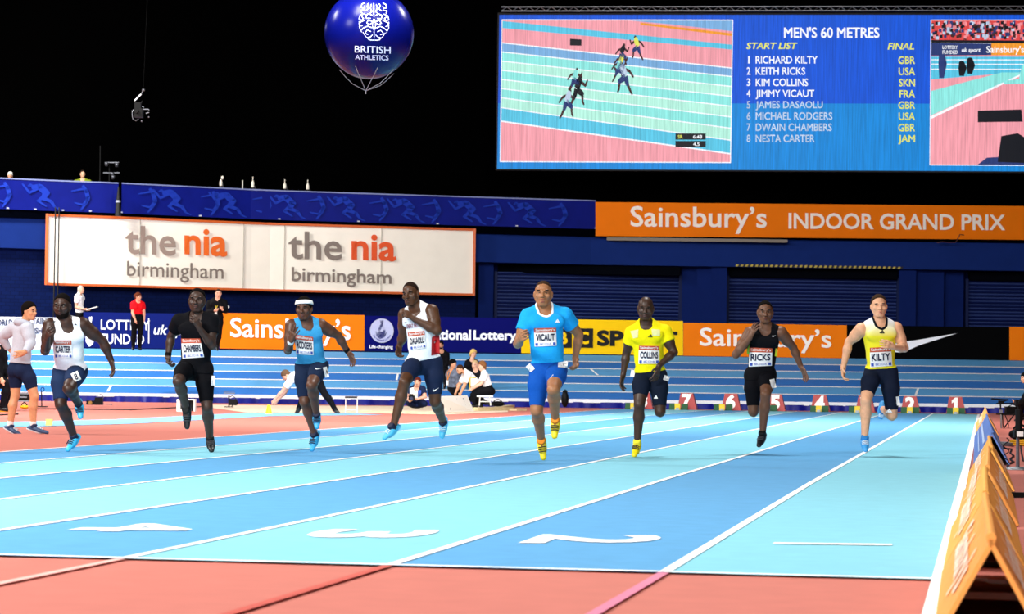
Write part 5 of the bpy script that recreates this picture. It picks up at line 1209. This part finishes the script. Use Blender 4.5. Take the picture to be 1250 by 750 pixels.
def ball_txt(t, box, bold, shear=0):
    V, Fc = text2d(t, bold, shear); c = [np.array(p, float) for p in box]
    P = [onball(*((c[3]*(1-u)+c[2]*u)*(1-v)+(c[0]*(1-u)+c[1]*u)*v)) for u, v in V]; mesh('lettering', P, Fc, BW, bo)
ball_txt('BRITISH', [(433, 55.8), (476.8, 57), (476.8, 65.8), (433, 64.2)], .006); ball_txt('ATHLETICS', [(433.6, 67), (474.3, 67.6), (474.3, 74), (433.6, 72.6)], .02)
# crest: a mirrored tracery of curls that narrows to a point
VV = []; FF2 = []
curls = [([(.50, .98), (.50, .62)], .020), ([(.50, .55), (.50, .10)], .020)]
for mx in (1, -1):
    X_ = lambda x: .5+mx*x
    for p, r in (([(.08, .95), (.12, .85), (.06, .76), (.14, .70)], .020), ([(.18, .97), (.22, .90), (.17, .84), (.25, .78)], .022), ([(.30, .98), (.40, .95), (.42, .86), (.33, .84), (.30, .90)], .020), ([(.30, .80), (.44, .78), (.40, .72)], .020),
                 ([(.06, .66), (.16, .70), (.28, .66), (.24, .58), (.12, .58)], .024), ([(.32, .70), (.45, .66), (.49, .56), (.40, .52), (.34, .58), (.40, .62)], .022), ([(.28, .54), (.44, .48), (.48, .40), (.38, .38)], .020),
                 ([(.06, .50), (.18, .54), (.24, .46), (.14, .42), (.08, .46)], .022), ([(.08, .34), (.20, .38), (.32, .34), (.40, .28)], .024), ([(.10, .24), (.22, .28), (.30, .20), (.20, .16)], .020), ([(.05, .16), (.12, .10), (.22, .08), (.12, .02), (.02, .02)], .020), ([(.02, .56), (.06, .42), (.03, .30)], .018), ([(.36, .22), (.28, .12), (.16, .02)], .016), ([(.49, .50), (.47, .34), (.40, .22)], .014)):
        curls.append(([(X_(x), y) for x, y in p], r))
for p, r in curls:
    V, Fc = limb2d(p, [r*.42]*len(p)); k = len(VV); VV += V; FF2 += [tuple(i+k for i in f) for f in Fc]
c = [(438, 2.5), (474.5, 3.0), (476, 50.5), (437.5, 49.5)]; c = [np.array(p, float) for p in c]
mesh('crest', [onball(*((c[3]*(1-u)+c[2]*u)*(1-v)+(c[0]*(1-u)+c[1]*u)*v), .006) for u, v in VV], FF2, BW, bo)
mb = MB()
kn = at(446.5, 111, 45.0)
for px, py in ((414, 86), (434, 81), (461, 82.5), (480.5, 84.5), (481.5, 91)):
    a = onball(px, py); mid = (a+kn)/2-Z0*.06 if abs(px-447) > 18 else (a+kn)/2; mb.tube([a, (a+mid)/2-Z0*.01, mid, (mid+kn)/2, kn], .0055, 5)
mb.tube([kn, kn-Z0*.05], .011, 6); mb.build('tether_lines', mat('cord_pale', '#8a8a92', .5), bo)

# ------------------------------------------------------------------ balcony bits
BOT = mat('bottle_white', '#e8e4d4', .4)
for i, (x, y0, y1, lab) in enumerate(((269.5, 219, 233.5, 'white bottle-shaped object leaning on the balcony ledge, leftmost of the four'), (308.5, 219.5, 235, 'white bottle on the balcony ledge beside a thin white post'), (347.5, 223, 236.5, 'white bottle on the balcony ledge, third from the left'), (375.5, 223.5, 237.5, 'white bottle on the balcony ledge, rightmost of the four'))):
    D = Dw(x)-.35; b0 = at(x, y1, D); hh = (y1-y0)*D/F; b0[2] = 6.76; r = empty('bottle', b0); tag(r, lab, 'bottle', 'white bottles on the balcony ledge')
    lean = .06 if i == 0 else 0
    mb = MB(); prof = [(.045, .06), (.05, .08), (.05, hh*.52), (.03, hh*.66), (.018, hh*.72)]; mb.lathe(b0, prof, 12); mb.build('bottle_body', BOT, r, True)
    mb = MB()
    if i == 0: mb.ball(b0+Z0*(hh*.86)+RH*.05, .05, .05, .06)
    else: mb.lathe(b0, [(.018, hh*.70), (.016, hh*.98), (.019, hh)], 10)
    mb.build('neck', BOT, r, True)
    mb = MB(); mb.tube([b0, b0+Z0*.10, b0+RH*.06+Z0*.12, b0+RH*.08], .014, 6); mb.build('clamp', mat('clamp_dark', '#3a3a3e', .5), r)
mb = MB(); D = Dw(296)-.35; p = at(296, 236, D); p[2] = 6.75; mb.tube([p, p+Z0*.26], .018, 8); mb.ball(p+Z0*.27, .024, .024, .02); tag(mb.build('ledge_post', BOT), 'thin short white post on the balcony ledge between two bottles', 'post')
mb = MB(); D = 83.0; mb.box(at(16, 221, D-.45), RH, FH, Z0, .68, .12, .03); mb.box(at(16, 221, D-.45)-Z0*.04, RH, FH, Z0, .60, .10, .02); tag(mb.build('ledge_shelf', mat('shelf_pale', '#b8bac4', .5)), 'pale shelf board on top of the blue balcony banner at far left', 'shelf')
mb = MB(); mb.lathe(at(144, 264, 82.7), [(.10, 0), (.10, .02), (.075, .40), (.02, .88), (.01, .92)], 12); mb.m = 1; mb.lathe(at(144, 264, 82.7)+Z0*.42, [(.076, 0), (.080, .01), (.076, .06), (.07, .07)], 12); tag(mb.build('dark_cone', [mat('cone_dark', '#07070a', .6), mat('cone_band', '#9aa0b0', .5)], smooth=False), 'tall black tapering post with a pale ring in the seam between balcony banners', 'post')
# lamp stand and rigged camera in the dark
CH = mat('chrome_dull', '#6a6c74', .4, .5, metal=.7); DK = mat('gear_black', '#060607', .6, .15)
r = empty('lamp_stand', at(131, 226, 86)); tag(r, 'dim stand with a frame of lamps in the dark above the balcony banner', 'lamp stand')
mb = MB(); mb.tube([at(122, 226, 86), at(122.5, 178, 86)], .02, 6); mb.tube([at(133.5, 226, 86), at(133.5, 197, 86)], .02, 6); mb.build('pole', DK, r)
for x0, x1, y in ((126, 146, 211), (128, 145, 198.5)): mb = MB(); mb.tube([at(x0, y, 86), at(x1, y, 86)], .02, 6); mb.build('crossbar', CH, r)
for x, y in ((130, 203), (142.5, 204), (137, 215), (138, 219)):
    mb = MB(); mb.lathe(at(x, y, 85.9), [(.05, 0), (.07, .10), (.06, .12)], 10); mb.build('lamp_head', CH, r, True)
r = empty('cable_camera', at(172, 130, 60)); tag(r, 'small rigged camera hanging in mid air at the left, glinting in the dark', 'camera')
q = lambda x, y: at(150+x/13.64, 100+y/13.64, 60)
mb = MB(); mb.tube([q(195, 312), q(302, 203)], .017, 6); mb.build('slanted_rod', mat('rod_bright', '#e8e8ec', .3, .6), r)
mb = MB(); mb.ball(q(340, 135), .035, .035, .03); mb.tube([q(340, 135), q(300, 205)], .008, 5); mb.build('hanger', CH, r); mb = MB(); mb.tube([q(340, 130), at(180, -10, 60)], .0016, 4); mb.build('suspension_wire', DK, r)
mb = MB(); mb.tube([q(320, 320), q(295, 380), q(290, 440)], .010, 6); mb.box(q(250, 410), RH, FH, Z0, .07, .07, .09); mb.build('arm', DK, r)
mb = MB(); mb.tube([q(180, 460), q(155, 500), q(158, 580), q(175, 630), q(215, 640), q(260, 625)], .010, 6); mb.tube([q(320, 410), q(350, 425)], .012, 6); mb.tube([q(440, 470), q(420, 455), q(340, 455), q(315, 490), q(305, 550), q(285, 590)], .011, 6); mb.tube([q(385, 525), q(435, 508)], .012, 6); mb.build('handle_ring', CH, r)
mb = MB(); mb.box(q(265, 520), RH, FH, Z0, .09, .12, .10); mb.tube([q(250, 500), q(250, 500)-FH*.25], .045, 12); mb.build('camera_body', DK, r)
mb = MB(); [mb.ball(q(x, y), .018, .018, .018) for x, y in ((272, 455), (250, 500), (258, 570), (430, 585), (310, 655), (215, 640))]; mb.build('knob', CH, r)

# ------------------------------------------------------------------ things on the infield
def fp(x, y): return ground(x, y)
YE = mat('cone_yellow', '#e8e020', .5)
p = fp(328, 505.8); D_ = (p-CP) @ FF
mb = MB(); mb.lathe(p, [(.085, 0), (.085, .012), (.068, .016), (.040, .15), (.034, .19)], 16); tag(mb.build('marker_cone', YE, smooth=False), 'small yellow cone under the hand of the bending official', 'cone')
p = fp(60, 520.3); mb = MB(); mb.bx(p+Z0*.055, .048, .048, .05); o = mb.build('foam_block', mat('foam_yellow', '#e6d878', .8)); tag(o, 'small pale yellow block on the blue strip beside the leftmost sprinter', 'block')
ALW = mat('frame_pale', '#dcdcd8', .4, .5)
# stool frame right of the headband runner
r0 = fp(421.5, 504.5); D_ = (r0-CP) @ FF; q = lambda x, y, dd=0: at(x, y, D_+dd)
s_ = empty('folding_stool', fp(429, 504.5)); tag(s_, 'empty pale metal stool frame on the floor right of the runner in the headband', 'stool')
for dd in (0, .25):
    for x in (421.8, 436): mb = MB(); mb.tube([q(x, 504.3-dd*1.6, dd), q(x+.2, 484.8, dd)], .011, 6); mb.build('leg', ALW, s_)
mb = MB(); mb.box((q(429, 485.2)+q(429, 485.2, .25))/2, RH, FH, Z0, .135, .14, .018); mb.build('seat', mat('seat_black', '#141416', .7), s_)
for dd in (0, .25): mb = MB(); mb.tube([q(422, 500.8, dd), q(436, 501, dd)], .011, 6); mb.build('crossbar', ALW, s_)
# woman's stool
D_ = 65.4; q = lambda x, y, dd=0: at(x, y, D_+dd); s_ = empty('folding_stool', at(592, 496.0, D_)); tag(s_, 'low white folding stool under the woman with brown hair', 'stool')
for x0, x1 in ((585, 586), (599, 597.5)):
    for dd in (-.14, .14): mb = MB(); mb.tube([q(x0, 495-dd*3, dd), q(x1, 484.2, dd)], .016, 6); mb.build('leg', ALW, s_)
mb = MB(); mb.box(q(592, 484.0), RH, FH, Z0, .20, .17, .02); mb.build('seat', ALW, s_); mb = MB(); mb.tube([q(585.5, 490.5, -.14), q(598.5, 490.5, -.14)], .012, 6); mb.build('crossbar', ALW, s_)
# white indicator board
bb = empty('indicator_board', fp(556, 504)); tag(bb, 'white sloping board with small dark marks standing on the floor by the crew', 'board')
f0, f1 = fp(532, 504.6), fp(578.5, 502.6); D0, D1 = (f0-CP) @ FF, (f1-CP) @ FF
t1 = at(570.3, 482.8, D1+.30); t0 = at(536, 483.8, D0+.30)
mb = MB(); mb.prism([f0+Z0*.01, f1+Z0*.01, t1, t0], FH*.03); mb.build('face', mat('board_cream', '#fffaf0', .5, var=.03), bb)
mb = MB(); mb.add([f0+FH*.03, t0+FH*.03, f0+FH*.55, f1+FH*.03, t1+FH*.03, f1+FH*.55], [(0, 1, 2), (3, 5, 4)]); mb.build('side_support', mat('seat_black', '#141416', .7), bb)
mk = mat('mark_grey', '#5a5c70', .6); mb = MB()
for u in (.36, .58, .80):
    for v in (.22, .34, .62, .80):
        c = (f0*(1-u)+f1*u)*(1-v)+(t0*(1-u)+t1*u)*v-FH*.012; mb.box(c, RH, Z0, FH, .018, .030 if v < .5 else .012, .003)
mb.build('marks', mk, bb)
# pale planks
PL = mat('plank_pale', '#d8c498', .7, .2, var=.12, scale=12)
for a, b_, th, lab in (((578, 494.2), (612, 496.6), .05, 'thin pale plank behind the other planks at the end of the sand pit'), ((579, 502.2), (622, 501.4), .09, 'thick pale plank lying in front at the end of the sand pit'), ((603, 500.6), (624, 497.6), .07, 'short pale plank lying askew on the end of the sand pit'), ((626, 501.8), (638.5, 501.6), .06, 'small wooden block on the red floor right of the planks')):
    A, B_ = fp(*a), fp(*b_); dv = nrm(B_-A); sd = np.cross(Z0, dv); mb = MB(); mb.box((A+B_)/2+Z0*th/2, dv, sd, Z0, np.linalg.norm(B_-A)/2, .10, th/2); tag(mb.build('plank' if 'plank' in lab[:14] else 'wooden_block', PL), lab, 'plank' if 'plank' in lab[:14] else 'block')
# long edge board of the sand pit
A, B_ = fp(440, 503.8), fp(530, 505.6); dv = nrm(B_-A); mb = MB(); mb.box((A+B_)/2+Z0*.02, dv, np.cross(Z0, dv), Z0, np.linalg.norm(B_-A)/2, .05, .02); tag(mb.build('pit_edge_board', PL), 'long pale edging board along the near side of the sand pit', 'board')
# hooked measuring stick
mb = MB(); D_ = 65.3; mb.tube([at(573.6, 476, D_), at(573.8, 462, D_), at(576, 461.3, D_), at(581, 461.5, D_)], .014, 6); tag(mb.build('measuring_stick', mat('stick_yellow', '#d8b428', .5)), 'yellow hooked measuring stick in the hand of the woman on the stool', 'stick')
# camera in the photographer's hands
r = empty('photo_camera', at(502.5, 486, 65.5)); tag(r, 'black camera with a short lens held by the sitting photographer', 'camera')
mb = MB(); mb.bx(at(502.5, 486, 65.52), .075, .045, .055); mb.bx(at(502.5, 482.8, 65.52), .04, .04, .03); mb.build('camera_body', DK, r); mb = MB(); c = at(502.8, 486.5, 65.5); mb.tube([c, c-FH*.10, c-FH*.2], [.045, .05, .055], 14); mb.build('lens', DK, r); mb = MB(); c = c-FH*.2; mb.tube([c, c-FH*.004], .042, 14); mb.build('lens_glass', mat('lens_glass', '#26304a', .08, .8), r)
# white box frame behind the runner in black
r = empty('white_crate', fp(225, 503)); D_ = float((fp(225, 503)-CP) @ FF); tag(r, 'white open-fronted box with a dark inside behind the runner all in black', 'box')
q = lambda x, y, dd=0: at(x, y, D_+dd)
mb = MB(); mb.box(q(218.5, 495), RH, FH, Z0, .035, .14, .135); mb.box(q(238, 495), RH, FH, Z0, .012, .14, .135); mb.box(q(228, 488), RH, FH, Z0, .18, .14, .012); mb.build('shell', ALW, r); mb = MB(); mb.box(q(228.5, 495.4)+FH*.10, RH, FH, Z0, .15, .03, .12); mb.build('inner_panel', mat('seat_black', '#141416', .7), r)
mb = MB(); mb.box(q(226, 501.2)-FH*.1, RH, FH, Z0, .14, .05, .03); mb.build('front_lip', ALW, r)
# small camera stands
def gadget(x, y, D, lab, big=1.0):
    r = empty('camera_stand', at(x, y, D)); tag(r, lab, 'camera stand'); q = lambda dx, dy: at(x+dx, y+dy, D)
    mb = MB(); mb.tube([q(0, 0), q(0, -14*big)], .02, 6); mb.box(q(0, -.3), RH, FH, Z0, .10, .10, .01); mb.build('pole', DK, r)
    mb = MB(); mb.box(q(.6, -17*big), RH, FH, Z0, .13*big, .10, .012); mb.tube([q(-6, -19*big), q(7, -19.5*big)], .010, 5); mb.build('top_plate', mat('gear_grey', '#6a6e76', .4, .5), r)
    mb = MB(); mb.box(q(5, -6*big), RH, FH, Z0, .09, .10, .075); mb.tube([q(9, -6*big), q(10.5, -6.5*big)], .05, 10); mb.build('camera_body', DK, r)
    mb = MB(); mb.tube([q(1, -12), q(4, -14), q(8, -11), q(7, -4), q(3, -1)], .010, 5); mb.build('cable', DK, r)
gadget(279.5, 497.2, 64.0, 'small camera on a stand with a flat top plate by the sand pit')
def cable_heap(x, y, D, lab):
    r = empty('camera_unit', at(x, y, D)); tag(r, lab, 'camera')
    q = lambda dx, dy: at(x+dx, y+dy, D)
    mb = MB(); mb.box(q(-6, -2.2), RH, FH, Z0, .10, .08, .05); mb.box(q(4, -4), RH, FH, Z0, .09, .08, .09); mb.build('camera_body', DK, r)
    mb = MB(); c = q(-6, -2.2); mb.tube([c-FH*.08, c-FH*.12], .045, 10); mb.build('lens', mat('lens_amber', '#8a6420', .3, .6), r)
    mb = MB(); mb.tube([q(1, -6), q(2, -11), q(6, -12.5), q(10, -9), q(6, -6), q(2, -8)], .010, 5); mb.tube([q(-14, -.5), q(-4, -.4), q(12, -.6), q(20, 0)], .012, 5); mb.build('cable', mat('gear_grey', '#6a6e76', .4, .5), r)
cable_heap(117, 494, 63.5, 'small black camera unit with looped cables before the blue skirt, left')
gadgetx = empty('ring_stand', at(51, 497, 62)); tag(gadgetx, 'thin black stand topped with a ring behind the hooded bystander', 'stand')
mb = MB(); mb.tube([at(51, 497, 62), at(50.6, 478, 62)], .014, 6); mb.bx(at(51, 496.6, 62), .12, .12, .01); mb.build('pole', DK, gadgetx); mb = MB(); mb.tube([at(52+2.1*math.cos(a), 475.5+2.3*math.sin(a), 62) for a in np.linspace(0, 2*math.pi, 13)], .010, 6); mb.build('ring', DK, gadgetx)
# equipment rack at the left edge
r = empty('equipment_rack', at(22, 497, 56)); tag(r, 'low black rack with grey shelves behind the legs of the hooded bystander', 'rack')
mb = MB()
for x in (4, 37):
    for dd in (0, .4): mb.tube([at(x, 497-dd*1, 56+dd), at(x, 458, 56+dd)], .018, 6)
mb.build('frame', DK, r)
for y in (464, 480.3, 489.5):
    mb = MB(); mb.box(at(20.5, y, 56.2), RH, FH, Z0, .30, .2, .018); mb.build('shelf', mat('gear_grey', '#6a6e76', .4, .5), r)
for x, y, w_, h_, lab in ((12, 474.5, .10, .085, 'black radio case on the middle shelf of the rack at the left edge'), (28, 485, .12, .06, 'flat black case on the lower shelf of the rack at the left edge'), (24, 459, .16, .07, 'black case on the top shelf of the rack at the left edge')):
    c = empty('equipment_case', at(x, y, 56.15)); tag(c, lab, 'case'); mb = MB(); mb.box(at(x, y, 56.15), RH, FH, Z0, w_, .14, h_); mb.build('case_body', DK, c)
    mb = MB(); mb.box(at(x, y, 56.0), RH, FH, Z0, w_*.7, .02, h_*.25); mb.build('front_panel', mat('gear_grey', '#6a6e76', .4, .5), c)
YB = mat('bag_yellow', '#e0a818', .6)
def bag(x, y, D, w_, h_, lab, m=YB):
    r = empty('kit_bag', at(x, y, D)); tag(r, lab, 'bag'); c = at(x, y, D)+Z0*h_
    mb = MB(); mb.ball(c, w_, .12, h_, 16, 8); mb.build('bag_body', m, r, True); mb = MB(); mb.tube([c+RH*w_*(t-.5)*1.2+Z0*(h_*.8+.06*math.sin(math.pi*t))-FH*.05 for t in np.linspace(0, 1, 9)], .012, 6); mb.build('strap', DK, r)
bag(3, 506, 54, .16, .10, 'yellow kit bag on the floor at the far left edge'); bag(30, 499.5, 57.5, .10, .045, 'flat yellow kit bag between the legs of the hooded bystander')
bag(689.5, 497.3, 70, .10, .22, 'upright black bag beside the leg of the runner in bright blue', DK); bag(607.5, 496.6, 68, .18, .07, 'low black bag on the floor right of the white stool', DK)
for pts, lab in (([(0, 507.5), (22, 506.5)], 'short dark cable on the red floor at the far left'), ([(42, 500), (90, 500.2), (160, 501.0), (250, 497)], 'long thin dark cable lying along the red floor by the blue skirt')):
    mb = MB(); mb.tube([fp(*p)+Z0*.012 for p in pts], .014, 6); tag(mb.build('floor_cable', mat('cable_black', '#0a0a0c', .5)), lab, 'cable')

# ------------------------------------------------------------------ camera table and microphone stand at the right edge
z = zz(1190, 440, 5.0)
D_ = 50.0; q = lambda x, y, dd=0: at(*z(x, y), D_+dd)
r = empty('equipment_table', at(*z(230, 500), D_)); tag(r, 'black metal table with clamps and arms at the right edge behind the low boards', 'table')
mb = MB(); mb.box((q(160, 330)+q(420, 330, .5))/2, RH, FH, Z0, .45, .28, .018); mb.build('tabletop', DK, r)
for x in (160, 380):
    for dd in (0, .5): mb = MB(); mb.tube([q(x, 330, dd), q(x+2, 465-dd*20, dd)], .016, 6); mb.build('leg', ALU, r)
mb = MB(); mb.tube([q(160, 420), q(380, 420)], .012, 6); mb.build('crossbar', DK, r)
r = empty('clamp_arm', q(155, 325)); tag(r, 'black jointed clamp arm with a flat head rising from the corner of the camera table', 'clamp arm')
mb = MB(); mb.tube([q(158, 328), q(156, 260), q(200, 240)], .016, 6); mb.tube([q(100, 235), q(205, 243)], .014, 6); mb.tube([q(130, 265), q(290, 262)], .012, 6); mb.build('arm', DK, r)
mb = MB(); mb.box(q(160, 258), RH, FH, Z0, .05, .05, .035); mb.build('clamp_head', DK, r); mb = MB(); mb.box(q(158, 312), RH, FH, Z0, .03, .03, .03); mb.build('clamp_foot', mat('gear_grey', '#6a6e76', .4, .5), r)
r = empty('monitor_box', q(210, 295)); tag(r, 'small black box standing on the camera table', 'box'); mb = MB(); mb.box(q(225, 305, .2), RH, FH, Z0, .12, .10, .07); mb.build('case_body', DK, r); mb = MB(); mb.tube([q(190, 290, .1), q(230, 270, .1), q(270, 285, .1)], .009, 5); mb.build('cable', DK, r)
r = empty('camera_tripod', ground(*z(300, 500))); tag(r, 'black camera tripod with a small camera standing behind the chrome stand', 'tripod')
hd_ = q(268, 296, -.6); c = ground(*z(275, 545))
for a in (.5, 2.6, 4.7): mb = MB(); mb.tube([hd_, np.array([hd_[0]+.32*math.cos(a), hd_[1]+.32*math.sin(a), .004])], .013, 6); mb.build('leg', DK, r)
mb = MB(); mb.tube([hd_-Z0*.02, hd_+Z0*.07], .028, 8); mb.build('head', DK, r); mb = MB(); mb.box(hd_+Z0*.12, RH, FH, Z0, .07, .10, .05); mb.tube([hd_+Z0*.12-FH*.1, hd_+Z0*.12-FH*.2], .035, 10); mb.build('camera_body', DK, r)
mb = MB(); mb.tube([q(168, 335), q(172, 400), q(190, 440), q(178, 468)], .012, 5); mb.tube([q(185, 335, .1), q(205, 390, .1), q(200, 455, .1)], .010, 5); tag(mb.build('cable_bundle', mat('cable_black', '#0a0a0c', .5)), 'black cables hanging from the near corner of the camera table', 'cable')
z0 = ground(*z(262, 668)); Dm = float((z0-CP) @ FF); q = lambda x, y, dd=0: at(*z(x, y), Dm+dd)
r = empty('microphone_stand', z0); tag(r, 'chrome stand with a round base and a dark clamp at the right edge', 'stand')
mb = MB(); mb.lathe(z0, [(.20, 0), (.20, .012), (.16, .022), (.03, .03)], 24); mb.build('base', ALU, r, True)
mb = MB(); mb.tube([z0+Z0*.02, q(262, 455), q(264, 310)], [.018, .016, .014], 8); mb.build('pole', CH, r)
mb = MB(); mb.tube([q(268, 300), q(268, 430)], .034, 10); mb.bx(q(268, 450), .05, .05, .035); mb.build('clamp', DK, r); mb = MB(); mb.bx(q(268, 450)-FH*.06, .03, .02, .025); mb.build('label_tag', ALW, r)
mb = MB(); mb.tube([z0+Z0*.03-FH*.02+RH*(-.12+.03*math.sin(i*1.2))+Z0*(.02+.02*i) for i in range(14)], .006, 5); tag(mb.build('coiled_cable', DK), 'dark coiled cable hanging beside the chrome stand', 'cable')
r = empty('cable_reel', ground(*z(215, 528))); c = ground(*z(212, 530))+RH*.16; tag(r, 'yellow and grey heap of cable on the red floor under the camera table', 'cable')
mb = MB(); mb.tube([c+RH*(.13*math.cos(a)-.02)+FH*.10*math.sin(a)+Z0*(.02+.004*a) for a in np.linspace(0, 18, 70)], .014, 6); mb.build('yellow_coil', YB, r); mb = MB(); mb.tube([c+RH*(-.25+.14*math.cos(a))+FH*.10*math.sin(a)+Z0*(.015+.003*a) for a in np.linspace(0, 16, 60)], .012, 6); mb.build('grey_coil', mat('gear_grey', '#6a6e76', .4, .5), r)
c = ground(*z(275, 490)); r = empty('kit_bag', c); tag(r, 'black soft bag on the red floor under the camera table', 'bag'); mb = MB(); mb.ball(c+Z0*.09, .17, .15, .09, 18, 9); mb.build('bag_body', DK, r, True); mb = MB(); mb.tube([c+Z0*.17+RH*.2*(t-.5)+Z0*.07*math.sin(math.pi*t) for t in np.linspace(0, 1, 9)], .014, 6); mb.build('strap', DK, r)
c = ground(1243, 608); mb = MB(); mb.box(c+Z0*.02, RH, FH, Z0, .05, .03, .02); tag(mb.build('floor_clip', DK), 'small dark object on the red floor at the right edge', 'clip')
for pts, lab in (([z(150, 530), z(190, 545), z(225, 548), z(215, 570), z(238, 590), z(215, 610), z(238, 628), z(205, 640), z(195, 665)], 'wavy dark cable on the red floor between the boards and the chrome stand'),
                 ([z(285, 440), z(275, 480), z(282, 560), z(295, 620)], 'dark cable hanging at the right edge behind the chrome stand')):
    mb = MB(); mb.tube([ground(*p)+Z0*.012 for p in pts], .010, 6); tag(mb.build('floor_cable', mat('cable_black', '#0a0a0c', .5)), lab, 'cable')
